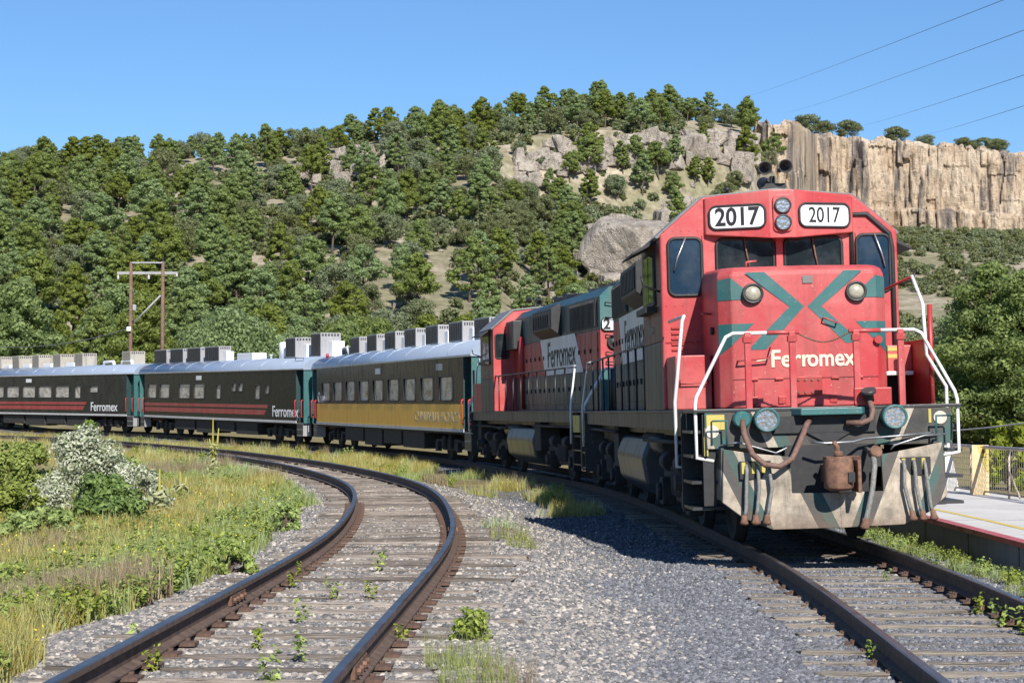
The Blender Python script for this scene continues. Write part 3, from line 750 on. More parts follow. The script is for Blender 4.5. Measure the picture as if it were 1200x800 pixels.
    MB().tube([(-1.0, 1.9, 2.84), (-1.08, 1.9, 2.84), (-1.08, 2.2, 2.86), (-1.0, 2.2, 2.86)], .012, 6).build('grab_iron', MAT['red_dark'], L)
    MB().lathe((-1.0, 1.75, 2.62), (-1, 0, 0), [(0, .05), (.04, .05)], 10).build('latch', MAT['black'], L)
    # cab
    cp = [(-1.5, 1.657), (-1.5, 3.92), (-.95, 4.40), (0, 4.49), (.95, 4.40), (1.5, 3.92), (1.5, 1.657)]
    MB().prism(cp, 'y', 2.76, 2.84).build('cab_front', MAT['red'], L, .025, 3)
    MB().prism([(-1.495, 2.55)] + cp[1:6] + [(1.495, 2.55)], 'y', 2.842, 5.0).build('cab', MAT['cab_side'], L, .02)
    MB().prism([(-1.495, 1.657), (-1.495, 2.548), (1.495, 2.548), (1.495, 1.657)], 'y', 2.842, 5.0).build('cab_lower', MAT['dark_grey'], L, .01)
    rp = [(-1.56, 3.90), (-.97, 4.425), (0, 4.515), (.97, 4.425), (1.56, 3.90), (1.52, 3.88), (.93, 4.385), (0, 4.475), (-.93, 4.385), (-1.52, 3.88)]
    MB().prism(rp, 'y', 2.85, 5.06).build('cab_roof', MAT['roof_grey'], L, .006)
    # number board fascia: a shallow V over the windshields
    fp = [(-.95, 2.77), (-.93, 2.68), (-.16, 2.44), (.16, 2.44), (.93, 2.68), (.95, 2.77)]
    zb_ = {0: 3.90, 1: 3.90, 2: 3.88, 3: 3.88, 4: 3.90, 5: 3.90}; zt_ = [4.385, 4.38, 4.455, 4.455, 4.38, 4.385]
    m = MB(); m.add([(p[0], p[1], zb_[i] - (.06 if i in (2, 3) else 0)) for i, p in enumerate(fp)] + [(p[0], p[1] + .02, zt_[i]) for i, p in enumerate(fp)],
                    [(0, 1, 2, 3, 4, 5), (11, 10, 9, 8, 7, 6)] + [(i, (i + 1) % 6, 6 + (i + 1) % 6, 6 + i) for i in range(6)])
    m.build('number_board_housing', MAT['red'], L, .018, 3)
    for s in (-1, 1):
        ax = Vector((.77, s * .24, 0)).normalized() if s == 1 else Vector((.77, -.24, 0)).normalized()
        c = Vector((s * .545, 2.56, 4.115)); nrm = Vector((ax.y, -ax.x, 0))
        M4 = frame_m(c + nrm * .002, ax, (0, 0, 1)) @ Matrix.Rotation(R(90), 4, 'X').inverted() if False else frame_m(c + nrm * .002, ax, (0, 0, 1))
        P = rrect(0, 0, .70, .30, .09)
        g = MB().add([M4 @ Vector((a, b, .006)) for a, b in P] + [M4 @ Vector((a, b, -.03)) for a, b in P], [tuple(range(len(P)))] + [(i, (i + 1) % len(P), len(P) + (i + 1) % len(P), len(P) + i) for i in range(len(P))])
        nb = g.build('number_board', MAT['board'], L)
        MB().tube([M4 @ Vector((a, b, .008)) for a, b in P], .016, 6, closed=True).build('gasket', MAT['rubber'], nb)
        if front: text('number', '2017', .32 if s < 0 else .28, MAT['black_print'], nb, M4 @ Matrix.Translation((0, -.005, .009)), .008 if s < 0 else .003, width=.56 if s < 0 else .44)
        else: text('number', '2', .335, MAT['black_print'], nb, M4 @ Matrix.Translation((-.2, -.005, .009)), .012, 1.0)
    hb = MB().prism(rrect(0, 4.14, .24, .48, .06), 'y', 2.46, 2.415).build('headlight_box', MAT['red'], L, .01)
    for z in (4.24, 4.02):
        h = MB().lathe((0, 2.43, z), (0, -1, 0), [(0, .105), (.05, .105), (.055, .085), (.02, .08)], 24).build('headlight', MAT['dark_grey'], L)
        MB().lathe((0, 2.40, z), (0, -1, 0), [(-.085, .012), (-.07, .04), (-.04, .066), (.012, .088)], 24).build('reflector', MAT['lens'], h)
        MB().lathe((0, 2.40, z), (0, -1, 0), [(-.08, .02), (-.02, .022), (.0, .012)], 10).build('bulb', MAT['dark_grey'], h)
    # windshields and cab-front windows
    for s in (-1, 1):
        w = window(L, s * .43, 2.758, 3.59, .72, .52, .09, MAT['glass'], 'windshield')
        MB().tube([(s * .43 - .02, 2.70, 3.87), (s * .43 + .02, 2.715, 3.62), (s * .43 + .06, 2.725, 3.42)], .011, 6).build('wiper', MAT['rust'], w)
        sw = window(L, s * 1.19, 2.758, 3.50, .42, .74, .09, MAT['glass_blue'], 'cab_front_window')
        MB().tube([(s * 1.19 + .01, 2.70, 3.88), (s * 1.19 - .10 * (-s), 2.71, 3.62), (s * 1.19 - .14 * (-s), 2.715, 3.45)], .012, 6).build('wiper', MAT['steel'], sw)
        lv = MB()
        for i in range(5): lv.box(s * 1.31 - .075, s * 1.31 + .075, 2.735, 2.762, 2.42 + i * .07, 2.445 + i * .07)
        if s < 0: lv.build('louver', MAT['red_dark'], L)
    MB().box(-.045, .045, 2.72, 2.76, 3.35, 3.9).build('windshield_post', MAT['red'], L, .006)
    MB().tube([(.92, 2.745, 3.40), (.92, 2.745, 4.14), (1.12, 2.745, 4.14), (1.40, 2.745, 3.88), (1.43, 2.745, 3.70), (1.43, 2.745, 1.70)], .032, 8).build('door_seal', MAT['rubber'], L)
    MB().prism([(-1.46, 2.52), (-1.02, 2.52), (-1.02, 2.535), (-1.46, 2.535)], 'y', 2.745, 2.762).build('seam_strip', MAT['red_dark'], L)
    # horn cluster
    h = MB().box(-.16, .16, 3.05, 3.17, 4.48, 4.60)
    h.tube([(0, 3.1, 4.5), (0, 3.1, 4.7)], .035, 8)
    for (x, z, sg) in ((-.13, 4.78, -1), (.13, 4.80, -1), (0, 4.68, 1)):
        h.lathe((x, 3.30, z), (0, sg, 0), [(0, .03), (.15, .035), (.36, .055), (.44, .09), (.46, .09), (.455, .075), (.30, .045)], 18)
    h.build('horn', MAT['black'], L)
    for (x, y) in ((-.55, 3.3), (.5, 4.2), (.05, 4.5)): MB().lathe((x, y, 4.44), (0, 0, 1), [(0, .03), (.10, .02), (.11, .05), (.15, .03)], 8).build('antenna', MAT['black'], L)
    # cab sides
    for s in (-1, 1):
        X = s * 1.497
        fr = MB(); fr.box(min(X, X + s * .03), max(X, X + s * .03), 3.35, 4.55, 3.05, 3.78)
        wf = fr.build('side_window', MAT['black'], L)
        for a, b in ((3.40, 3.92), (3.97, 4.50)): MB().box(min(X + s * .031, X + s * .036), max(X + s * .031, X + s * .036), a, b, 3.10, 3.73).build('pane', MAT['glass'], wf)
        MB().box(min(X, X + s * .14), max(X, X + s * .14), 3.35, 4.55, 2.95, 3.03).build('arm_rest', MAT['black'], wf)
        MB().prism([(s * 1.5, 3.92), (s * 1.80, 3.74), (s * 1.80, 3.71), (s * 1.5, 3.86)], 'y', 3.25, 4.65).build('sun_visor', MAT['black'], L)
        MB().tube([(X, 2.95, 3.2), (X + s * .22, 2.85, 3.28), (X + s * .24, 2.85, 3.4)], .014, 6).build('mirror_arm', MAT['black'], L)
        text('lettering', 'FERROMEX', .15, MAT['grey_print'], L, (left_m if s < 0 else right_m)(X + s * .006, 4.0, 2.72), 0, .9)
    MB().prism([(-1.49, 1.66)] + [(x * .993, z - .012) for x, z in cp[1:6]] + [(1.49, 1.66)], 'y', 5.002, 5.03).build('cab_rear', MAT['red'], L, .01)
    for s in (-1, 1):
        P = rrect(s * 1.26, 3.42, .34, .66, .07); g = MB().prism(P, 'y', 5.031, 5.04).build('cab_rear_window', MAT['glass'], L)
        MB().tube([(a, 5.04, b) for a, b in P], .022, 6, closed=True).build('gasket', MAT['rubber'], g)
    # long hood in three colour bands
    H = .92
    def hood(name, za, zb, mat, y0=5.06, y1=16.0, hw=H, bev=.01):
        return MB().box(-hw, hw, y0, y1, za, zb).build(name, mat, L, bev)
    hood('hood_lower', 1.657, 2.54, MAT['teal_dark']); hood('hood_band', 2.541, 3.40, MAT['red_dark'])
    up = [(-H, 3.401), (-H, 4.12), (-.70, 4.33), (.70, 4.33), (H, 4.12), (H, 3.401)]
    MB().prism(up, 'y', 5.06, 16.0).build('hood_upper', MAT['teal_dark'], L, .015)
    # hood end seen on the second engine
    e = 16.002
    for za, zb, mt in ((1.66, 2.54, 'teal'), (2.541, 3.40, 'red'), (3.401, 4.11, 'teal')):
        MB().box(-H + .004, H - .004, e, e + .02, za, zb).build('hood_end_panel', MAT[mt], L, .004)
    MB().prism([(-H + .01, 4.111), (-.70, 4.322), (.70, 4.322), (H - .01, 4.111)], 'y', e, e + .02).build('hood_end_panel', MAT['teal'], L)
    for x in (-.68, .68):
        P = rrect(x, 3.50, .42, .27, .08); nb = MB().prism(P, 'y', e + .02, e + .06).build('number_board', MAT['board'], L)
        MB().tube([(a, e + .06, b) for a, b in P], .014, 6, closed=True).build('gasket', MAT['rubber'], nb)
        text('number', '2', .30, MAT['black_print'], nb, back_m(x + .1, e + .064, 3.495), .012)
    for z in (3.12,):
        hl = MB().lathe((.62, e + .02, z), (0, 1, 0), [(0, .16), (.06, .16), (.07, .13), (.03, .12)], 22).build('headlight', MAT['black'], L)
        MB().lathe((.62, e + .035, z), (0, 1, 0), [(0, .11), (.03, .09), (.045, .03)], 18).build('reflector', MAT['dark_grey'], hl)
    for z in (4.02, 3.70, 3.32, 2.95, 2.75):
        MB().tube([(.80, e + .02, z - .05), (.80, e + .11, z - .05), (.58, e + .11, z - .08), (.62, e + .11, z + .03), (.62, e + .02, z + .03)], .014, 6).build('grab_iron', MAT['black'], L)
    for s in (-1, 1):
        X = s * H
        q = lambda a, b: (min(X + s * a, X + s * b), max(X + s * a, X + s * b))
        # doors along the hood
        for i in range(15):
            y = 6.5 + i * .62
            for za, zb, mt in ((1.80, 2.50, 'teal_dark'), (2.58, 3.34, 'red_dark')):
                dd = MB().box(*q(.001, .016), y + .015, y + .605, za, zb).build('hood_door', MAT[mt], L, .005)
                MB().box(*q(.016, .045), y + .53, y + .56, (za + zb) / 2 - .05, (za + zb) / 2 + .05).build('door_handle', MAT['black'], dd)
        # white name panel
        pa, pb = (9.3, 14.3)
        P = [(pa - .25, 3.42), (pb - .9, 3.42), (pb, 2.52), (pa + .35, 2.52)] if s > 0 else [(pb + .25, 3.42), (pa + .9, 3.42), (pa, 2.52), (pb - .35, 2.52)]
        P = [(18.9 - 0 - p[0] if False else p[0], p[1]) for p in P]
        MB().prism(P, 'x', *q(.018, .024)).build('name_panel', MAT['white_paint'], L)
        text('lettering', 'Ferromex', .86, MAT['black_print'], L, (left_m if s < 0 else right_m)(X + s * .028, 11.75, 2.98), .008, 1.0)
        # radiator grille, blower box, filter cabinet
        g = MB().box(*q(.001, .03), 12.9, 15.75, 3.46, 4.08).build('radiator_grille', MAT['black'], L)
        for i in range(22): MB().box(*q(.031, .05), 12.95 + i * .128, 12.99 + i * .128, 3.48, 4.06).build('slat', MAT['dark_grey'], g)
        b = MB().prism([(X + s * .002, 3.42), (X + s * .24, 3.60), (X + s * .24, 4.08), (X + s * .002, 4.22)], 'y', 9.2, 11.7)
        bb = b.build('dynamic_brake_box', MAT['black'], L, .012)
        for i in range(10): MB().box(*q(.245, .26), 9.3 + i * .24, 9.42 + i * .24, 3.66, 4.02).build('slat', MAT['black'], bb)
        MB().box(*q(.002, .24), 5.15, 6.3, 3.30, 4.06).build('filter_cabinet', MAT['dark_grey'], L, .015)
        for i in range(2): MB().box(*q(.241, .255), 5.2 + i * .55, 5.68 + i * .55, 3.35, 4.0).build('filter_screen', MAT['black'], L)
        MB().tube([(X + s * .05, 6.5, 1.7), (X + s * .05, 6.5, 3.3), (X + s * .02, 6.45, 3.6)], .09, 8).build('air_duct', MAT['red_dark'], L)
    for y in (9.7, 10.9): MB().lathe((0, y, 4.30), (0, 0, 1), [(0, .62), (.16, .62), (.17, .55), (.10, .5)], 22).build('roof_fan', MAT['black'], L)
    for y in (13.2, 14.3, 15.3): MB().lathe((0, y, 4.30), (0, 0, 1), [(0, .56), (.14, .56), (.15, .5), (.09, .45)], 22).build('roof_fan', MAT['dark_grey'], L)
    for y in (7.2, 8.4): MB().box(-.25, .25, y, y + .5, 4.331, 4.62).build('exhaust_stack', MAT['black'], L, .02)
    # handrails along the walkway
    for s in (-1, 1):
        X = s * 1.44
        ys = [1.0 + 14.9 * i / 13 for i in range(14)]
        ys = [y for y in ys if y > 5.2]
        MB().tube([(X, 5.05, 2.62), (X, 5.3, 2.60), (X, 15.95, 2.60)], .019, 8).build('handrail', MAT['dark_grey'], L)
        for y in ys[:-1]: MB().tube([(X, y, 1.6), (X, y, 2.60)], .017, 6).build('handrail_post', MAT['dark_grey'], L)
        # white end grabs at all four step wells
        yf = 1.0
        if s < 0: rear = [(s * 1.44, 2.5, 2.78), (s * 1.44, yf + .05, 2.78), (s * 1.47, yf, 2.72), (s * 1.58, yf - .02, 1.75), (s * 1.58, yf - .02, .98), (s * 1.36, yf - .02, .95)]
        else: rear = [(s * 1.30, 1.25, 3.22), (s * 1.36, 1.02, 2.86), (s * 1.38, 1.0, 2.25), (s * 1.60, 1.0, 1.86), (s * 1.60, 1.0, 1.06), (s * 1.5, 1.0, 1.0)]
        MB().tube(rear, .0215, 8).build('step_handrail', MAT['white_rail'], L)
        fr = [(s * .62, .10, 2.52), (s * 1.02, .10, 2.52), (s * 1.10, .10, 2.48), (s * 1.45, .08, 1.80), (s * 1.47, .06, 1.70), (s * 1.47, .04, 1.10), (s * 1.28, .04, 1.06)]
        MB().tube(fr, .0215, 8).build('step_handrail', MAT['white_rail'], L)
        MB().tube([(s * 1.44, 15.0, 2.60), (s * 1.44, 15.9, 2.62), (s * 1.56, 15.95, 1.75), (s * 1.56, 15.95, .95)], .0215, 8).build('step_handrail', MAT['white_rail'], L)
        MB().tube([(s * .55, 16.8, 2.52), (s * 1.02, 16.8, 2.52), (s * 1.46, 16.82, 1.75), (s * 1.46, 16.82, 1.0)], .0215, 8).build('step_handrail', MAT['white_rail'], L)
        for x in (.36, .86):
            MB().box(s * x - .035, s * x + .035, .06, .12, 1.64, 2.53).build('handrail_post', MAT['red'], L, .006)
            MB().tube([(s * x, 16.8, 1.64), (s * x, 16.8, 2.52)], .03, 6).build('handrail_post', MAT['black'], L)
        MB().tube([(s * .28, .10, 2.52), (s * .64, .10, 2.52)], .026, 8).build('front_handrail', MAT['red'], L)
        for x in (.36, .86): MB().box(s * x - .05, s * x + .05, .045, .13, 2.41, 2.48).build('rail_bracket', MAT['red_dark'], L)
    MB().tube([(1.32, 1.3, 3.22), (1.05, 2.74, 3.02)], .016, 6).build('stay_rod', MAT['red_dark'], L)
    MB().tube([(1.46, 1.1, 2.86), (1.46, 1.1, 1.66)], .03, 6).build('stay_post', MAT['red_dark'], L)
    ch = MB(); n_ = 22
    for i in range(n_):
        t0, t1 = i / n_, (i + 1) / n_; f_ = lambda t: Vector((-.28 + .56 * t, .10, 2.50 - .10 * math.sin(math.pi * t)))
        a, b = f_(t0), f_(t1); ch.tube([a + Vector((0, .008 if i % 2 else 0, .0)), b], .010, 6)
    ch.build('safety_chain', MAT['rust'], L)
    # boxes beside the nose
    MB().box(-1.46, -1.02, 1.85, 2.758, 1.656, 2.33).build('battery_box', MAT['red'], L, .015)
    MB().tube([(-1.40, 1.85, 2.02), (-1.40, 1.79, 1.98), (-1.08, 1.79, 1.98), (-1.08, 1.85, 2.02)], .014, 6).build('grab_iron', MAT['red'], L)
    MB().box(1.02, 1.46, 2.0, 2.758, 2.05, 2.40).build('equipment_box', MAT['red'], L, .012)
    MB().box(1.02, 1.40, 1.72, 2.1, 2.02, 2.07).build('step_ledge', MAT['white_paint'], L, .01)
    MB().box(1.02, 1.46, 2.35, 2.758, 1.656, 2.03).build('recess', MAT['black'], L)
    MB().box(1.46, 1.49, 1.2, 2.758, 1.656, 2.45).build('side_plate', MAT['red_dark'], L)
    for z in (2.24, 2.33): MB().box(1.04, 1.36, 1.994, 1.999, z, z + .05).build('warning_label', MAT['yellow'], L)
    # pilot, anticlimber, steps
    MB().box(-1.38, 1.38, -.02, .03, 1.20, 1.612).build('pilot_plate', MAT['camo_dark'], L, .006)
    MB().prism([(-.42, 0), (-.34, -.22), (.34, -.22), (.42, 0)], 'z', 1.56, 1.64).build('anticlimber', MAT['teal'], L, .01)
    MB().box(-.62, .52, -.06, -.021, 1.36, 1.555).build('coupler_pocket', MAT['black'], L)
    MB().prism([(-.25, 1.36), (.25, 1.36), (.0, 1.22)], 'y', -.055, -.022).build('pocket_gusset', MAT['black'], L)
    MB().box(-.5, .5, -.04, .3, .55, 1.22).build('draft_gear', MAT['black'], L)
    def yw(x): return -.46 + .24 * abs(x) / 1.2
    for s in (-1, 1):
        pol = [(s * .5, .69), (s * .5, 1.10), (s * .94, 1.17), (s * 1.21, 1.22), (s * 1.24, .62), (s * 1.02, .44), (s * .72, .31), (0, .30), (0, .69)]
        if s < 0: pol = [(x, z - (0 if abs(x) < .6 else .02)) for x, z in pol]
        hole = None
        v = [(x, yw(x) - .10 * (1.2 - z) * (0 if z > 1 else 1), z) for x, z in pol] + [(x, yw(x) + .035, z) for x, z in pol]; k = len(pol)
        MB().add(v, [tuple(range(k)), tuple(range(k, 2 * k))[::-1]] + [(i, (i + 1) % k, k + (i + 1) % k, k + i) for i in range(k)]).build('plow_blade', MAT['camo'], L, .008)
        MB().prism([(s * 1.20, .62), (s * 1.20, 1.21), (s * 1.23, 1.21), (s * 1.24, .62)], 'y', yw(1.2) + .03, .2).build('plow_side', MAT['camo'], L)
        # hose openings
        op = MB().box(s * .88 - .17, s * .88 + .17, yw(.88) - .045, yw(.88) + .0, .86, 1.06).build('hose_opening', MAT['black'], L)
        for i in range(3): MB().box(s * .88 - .15 + i * .11, s * .88 - .11 + i * .11, yw(.88) - .052, yw(.88) - .046, .92, 1.05).build('tag_plate', MAT['yellow'], op)
        for i in range(3):
            x = s * .86 - .12 + i * .12; yb = yw(x) - .07
            hs = MB().tube([(x, yb + .02, 1.02), (x, yb - .03, .96), (x + .015 * (i - 1), yb - .06, .75), (x + .03 * s, yb - .09, .52), (x + .05 * s, yb - .10, .44)], .021, 8).build('brake_hose', MAT['grey_hose'], L)
            MB().lathe((x + .05 * s, yb - .10, .46), (.1 * s, -.2, -1), [(0, .03), (.05, .035), (.09, .05), (.11, .03)], 10).build('glad_hand', MAT['rust'], hs)
        # ditch lights
        dl = MB().lathe((s * .71, -.03, 1.52), (0, -1, 0), [(0, .14), (.16, .14), (.17, .12), (.12, .115)], 24).build('ditch_light', MAT['teal'], L)
        MB().lathe((s * .71, -.17, 1.52), (0, -1, 0), [(-.10, .012), (-.085, .05), (-.05, .085), (0, .115)], 22).build('reflector', MAT['lens'], dl)
        MB().lathe((s * .71, -.17, 1.52), (0, -1, 0), [(-.09, .025), (-.03, .028), (-.005, .014)], 10).build('bulb', MAT['dark_grey'], dl)
        # step wells
        st = MB()
        for z in (.50, .80, 1.10, 1.38): st.box(min(s * 1.16, s * 1.52), max(s * 1.16, s * 1.52), .10, .88, z, z + .035)
        st.box(min(s * 1.12, s * 1.15), max(s * 1.12, s * 1.15), .05, .92, .5, 1.61); st.box(min(s * 1.15, s * 1.53), max(s * 1.15, s * 1.53), .90, .93, .45, 1.61)
        st.build('front_steps', MAT['dark_grey'], L)
        if s < 0: MB().box(min(s * 1.26, s * 1.40), max(s * 1.26, s * 1.40), .035, .06, .55, 1.61).build('step_plate', MAT['black'], L)
        sr = MB()
        for z in (.50, .80, 1.10, 1.38): sr.box(min(s * 1.16, s * 1.52), max(s * 1.16, s * 1.52), 16.0, 16.8, z, z + .035)
        sr.box(min(s * 1.15, s * 1.53), max(s * 1.15, s * 1.53), 15.96, 15.99, .45, 1.61); sr.box(min(s * 1.15, s * 1.53), max(s * 1.15, s * 1.53), 16.81, 16.85, .45, 1.61)
        sr.build('rear_steps', MAT['dark_grey'], L)
        MB().box(min(s * 1.46, s * 1.53), max(s * 1.46, s * 1.53), 16.0, 16.7, 1.20, 1.56).build('warning_label', MAT['yellow'], L)
        # green lift loops, reflector discs, yellow plates
        MB().tube([(s * 1.16, -.03, 1.24), (s * 1.16, -.18, 1.24), (s * 1.16, -.2, 1.52), (s * 1.33, -.2, 1.52), (s * 1.33, -.18, 1.24)], .014, 6).build('lift_loop', MAT['teal'], L)
        MB().lathe((s * 1.25 + (.0 if s > 0 else -.05), -.022, 1.40 if s < 0 else 1.58 - .08), (0, -1, 0), [(0, .075), (.012, .075)], 18).build('reflector_disc', MAT['cream'], L)
    MB().box(-1.36, -1.16, -.03, -.022, 1.42, 1.59).build('warning_label', MAT['yellow'], L)
    MB().box(-1.39, -1.345, .0, .012, 1.12, 1.34).build('warning_label', MAT['yellow'], L)
    MB().box(1.12, 1.15, -.03, -.022, 1.44, 1.60).build('warning_label', MAT['yellow'], L)
    MB().tube([(-1.22, -.06, 1.24), (-1.02, -.10, 1.27), (-.62, -.16, 1.14), (-.5, -.2, 1.20)], .014, 6).build('uncoupling_lever', MAT['steel'], L)
    MB().tube([(-.25, -.30, 1.26), (-.1, -.34, 1.24), (.2, -.34, 1.25), (.35, -.2, 1.28), (.75, -.12, 1.30), (1.2, -.08, 1.33)], .016, 6).build('uncoupling_lever', MAT['steel'], L)
    MB().tube([(.62, -.3, 1.15), (.66, -.32, 1.2), (1.0, -.28, 1.30), (1.28, -.16, 1.31)], .012, 6).build('uncoupling_lever', MAT['steel'], L)
    # coupler
    c = MB().box(-.11, .11, -.60, .0, .80, 1.0)
    c.prism([(-.17, -.50), (-.19, -.78), (-.10, -.86), (.02, -.84), (.03, -.74), (-.03, -.66), (.0, -.60), (.12, -.62), (.20, -.72), (.22, -.60), (.17, -.48)], 'z', .74, 1.10)
    c.lathe((-.05, -.74, .72), (0, 0, 1), [(0, .10), (.03, .15), (.10, .16), (.28, .16), (.35, .15), (.38, .10)], 18)
    c.box(.13, .17, -.86, -.5, .70, 1.06); c.lathe((-.05, -.74, 1.10), (0, 0, 1), [(0, .05), (.06, .05)], 10)
    c.tube([(-.02, -.55, 1.10), (-.02, -.55, 1.20), (-.06, -.56, 1.26)], .03, 8)
    c.build('coupler', MAT['rust'], L, .012)
    MB().box(.02, .09, -.905, -.89, .82, .93).build('coupler_slot', MAT['black'], L)
    cr = MB().box(-.17, .17, 16.9, 17.35, .78, 1.05).prism([(-.2, 17.3), (.2, 17.3), (.2, 17.5), (0, 17.5), (-.2, 17.42)], 'z', .74, 1.1); cr.build('coupler', MAT['rust'], L, .012)
    # jumper cable and hoses
    MB().lathe((-.98, -.03, 1.53), (0, -1, 0), [(0, .10), (.12, .10), (.14, .08)], 12).build('jumper_socket', MAT['teal'], L)
    MB().tube([(-.98, -.15, 1.52), (-.98, -.26, 1.36), (-.92, -.40, 1.14), (-.80, -.50, 1.02), (-.64, -.52, 1.0), (-.50, -.48, 1.08), (-.38, -.36, 1.28), (-.28, -.22, 1.46), (-.22, -.08, 1.50)], .033, 10).build('jumper_cable', MAT['hose'], L)
    MB().lathe((.44, -.12, 1.78), (-.2, -.35, 1), [(-.08, .05), (0, .05), (.02, .085), (.06, .085)], 14).build('jumper_socket', MAT['dark_grey'], L)
    MB().box(.30, .72, -.02, .04, 1.66, 1.86).build('socket_box', MAT['red_dark'], L, .01)
    MB().tube([(.44, -.10, 1.74), (.47, -.16, 1.60), (.44, -.20, 1.50), (.34, -.18, 1.46), (.18, -.12, 1.46)], .033, 10).build('jumper_cable', MAT['hose'], L)
    MB().tube([(.40, -.05, 1.16), (.40, -.40, 1.12), (.38, -.56, .98), (.33, -.62, .70), (.26, -.64, .42), (.23, -.64, .36)], .03, 10).build('train_line_hose', MAT['grey_hose'], L)
    MB().lathe((.41, -.42, 1.12), (.2, -.6, .3), [(-.05, .05), (.06, .07)], 10).build('angle_cock', MAT['rust'], L)
    MB().lathe((.25, -.64, .40), (-.2, -.1, -1), [(0, .035), (.06, .04), (.1, .055), (.12, .03)], 10).build('glad_hand', MAT['rust'], L)
    # below the deck
    truck(L, 3.5); truck(L, 13.4)
    ft = [(-1.30, 1.25), (-1.42, .95), (-1.36, .55), (-1.05, .32), (1.05, .32), (1.36, .55), (1.42, .95), (1.30, 1.25)]
    MB().prism(ft, 'y', 6.5, 10.4).build('fuel_tank', MAT['tank'], L, .06, 4)
    for s in (-1, 1):
        MB().lathe((s * 1.12, 5.4, 1.16), (0, 1, 0), [(0, .12), (.06, .18), (2.4, .18), (2.46, .12)], 16).build('air_reservoir', MAT['tank'], L)
        MB().box(min(s * .9, s * 1.38), max(s * .9, s * 1.38), 10.5, 11.3, .7, 1.38).build('underfloor_box', MAT['grime'], L, .02)
        MB().tube([(s * 1.38, 1.0, 1.25), (s * 1.38, 6.4, 1.22)], .03, 6).build('brake_pipe', MAT['grime'], L)
        MB().tube([(s * 1.40, 10.4, 1.30), (s * 1.40, 16.2, 1.30)], .03, 6).build('brake_pipe', MAT['grime'], L)
        MB().box(min(s * 1.0, s * 1.36), max(s * 1.0, s * 1.36), 1.05, 1.7, .55, 1.38).build('sand_box', MAT['grime'], L, .02)
        MB().lathe((s * 1.2, 1.9, .75), (s, 0, 0), [(0, .1), (.3, .1)], 10).build('brake_cylinder', MAT['grime'], L)
    return L
loco1 = make_loco(True)
tag(loco1, 'red diesel locomotive numbered 2017 leading the train towards the viewer', 'locomotive')
place(loco1, 'loco1', R(-1.4), sc=(1.05, 1, 1.015))
loco2 = make_loco(False)
tag(loco2, 'second locomotive coupled behind the leading one, teal hood end foremost, cab at far end', 'locomotive')
place(loco2, 'loco2', R(1.0), rev=True, sc=(1.05, 1, 1.015))
# ------------------------------------------------------------------ passenger coaches
MAT['coach_green'] = paint('coach_dark_green', (.009, .013, .012), rough=.2, dirt=.2, dirtcol=(.10, .085, .065), fade=.12, spec=.5, ior=1.25)
MAT['coach_olive'] = paint('coach_dusty_green', (.010, .014, .013), rough=.2, dirt=.22, dirtcol=(.036, .030, .024), fade=.0, spec=.5, ior=1.18)
MAT['orange'] = paint('coach_orange', (.92, .47, .035), rough=.3, dirt=.3, dirtcol=(.40, .15, .03), fade=.25, fadecol=(.80, .44, .09))
MAT['coach_red'] = paint('coach_red_stripe', (.30, .022, .024), rough=.35, dirt=.3)
MAT['silver'] = paint('silver_roof_sky_tint', (.36, .43, .54), rough=.30, dirt=.3, dirtcol=(.28, .28, .29), fade=.1, metal=.35)  # the sky's reflection is put into the silver as a bluer base colour
MAT['ac_grey'] = paint('ac_grey', (.30, .30, .31), rough=.5, dirt=.5)
MAT['ac_beige'] = paint('ac_beige', (.36, .33, .28), rough=.6, dirt=.5)
MAT['ac_white'] = paint('ac_white', (.74, .75, .77), rough=.4, dirt=.2, dirtcol=(.35, .33, .3))
MAT['sill'] = paint('sill_grey', (.50, .50, .50), rough=.45, dirt=.4)
MAT['tan_print'] = plain('tan_lettering', (.52, .42, .24), .6, 0, .2)
MAT['grab_red'] = plain('grab_red', (.45, .03, .035), .4)
t = NT('coach_window_painted_reflection'); co = t.coord(); wv = t.noise(co, 1.1, 3, .5, (1, 1, 2.4), 1.2)
bl = t.noise(co, .55, 2, .5)  # pale cloudy tone painted into the panes stands for reflected bright ground
t.set(Base_Color=t.ramp(t.math('ADD', t.math('MULTIPLY', wv, .6), t.math('MULTIPLY', bl, .5)), [(.40, (.03, .032, .03)), (.46, (.26, .25, .23)), (.62, (.50, .47, .42))]), Roughness=.06); t.b.inputs['IOR'].default_value = 1.7; t.bump(wv, .35, .12); MAT['coach_glass_painted'] = t.m

def y_at(key, px, xo=-1.5):
    (fx, fy), a, Ln = CARS[key]; d = heading(a); n = np.array([math.cos(R(a)), math.sin(R(a))])
    ys = np.linspace(-2, 30, 1601); P = np.array([fx, fy])[None] + d[None] * ys[:, None] + n[None] * xo
    return float(ys[np.argmin(np.abs(600 + 2160 * P[:, 0] / P[:, 1] - px))])

def wall_holes(x, y0, y1, z0, z1, holes, th=.04):
    """side sheet at x with real window openings"""
    ys = sorted({y0, y1, *[h[0] for h in holes], *[h[1] for h in holes]}); zs = sorted({z0, z1, *[h[2] for h in holes], *[h[3] for h in holes]})
    m = MB(); s = 1 if x > 0 else -1; xi = x - s * th
    for a, b in zip(ys[:-1], ys[1:]):
        for c, d in zip(zs[:-1], zs[1:]):
            ym, zm = (a + b) / 2, (c + d) / 2
            if any(h[0] < ym < h[1] and h[2] < zm < h[3] for h in holes): continue
            m.add([(x, a, c), (x, b, c), (x, b, d), (x, a, d)], [(0, 1, 2, 3)])
    for h in holes:
        a, b, c, d = h
        for p, q in (((a, c), (b, c)), ((b, c), (b, d)), ((b, d), (a, d)), ((a, d), (a, c))):
            m.add([(x, *p), (x, *q), (xi, *q), (xi, *p)], [(0, 1, 2, 3)])
    return m

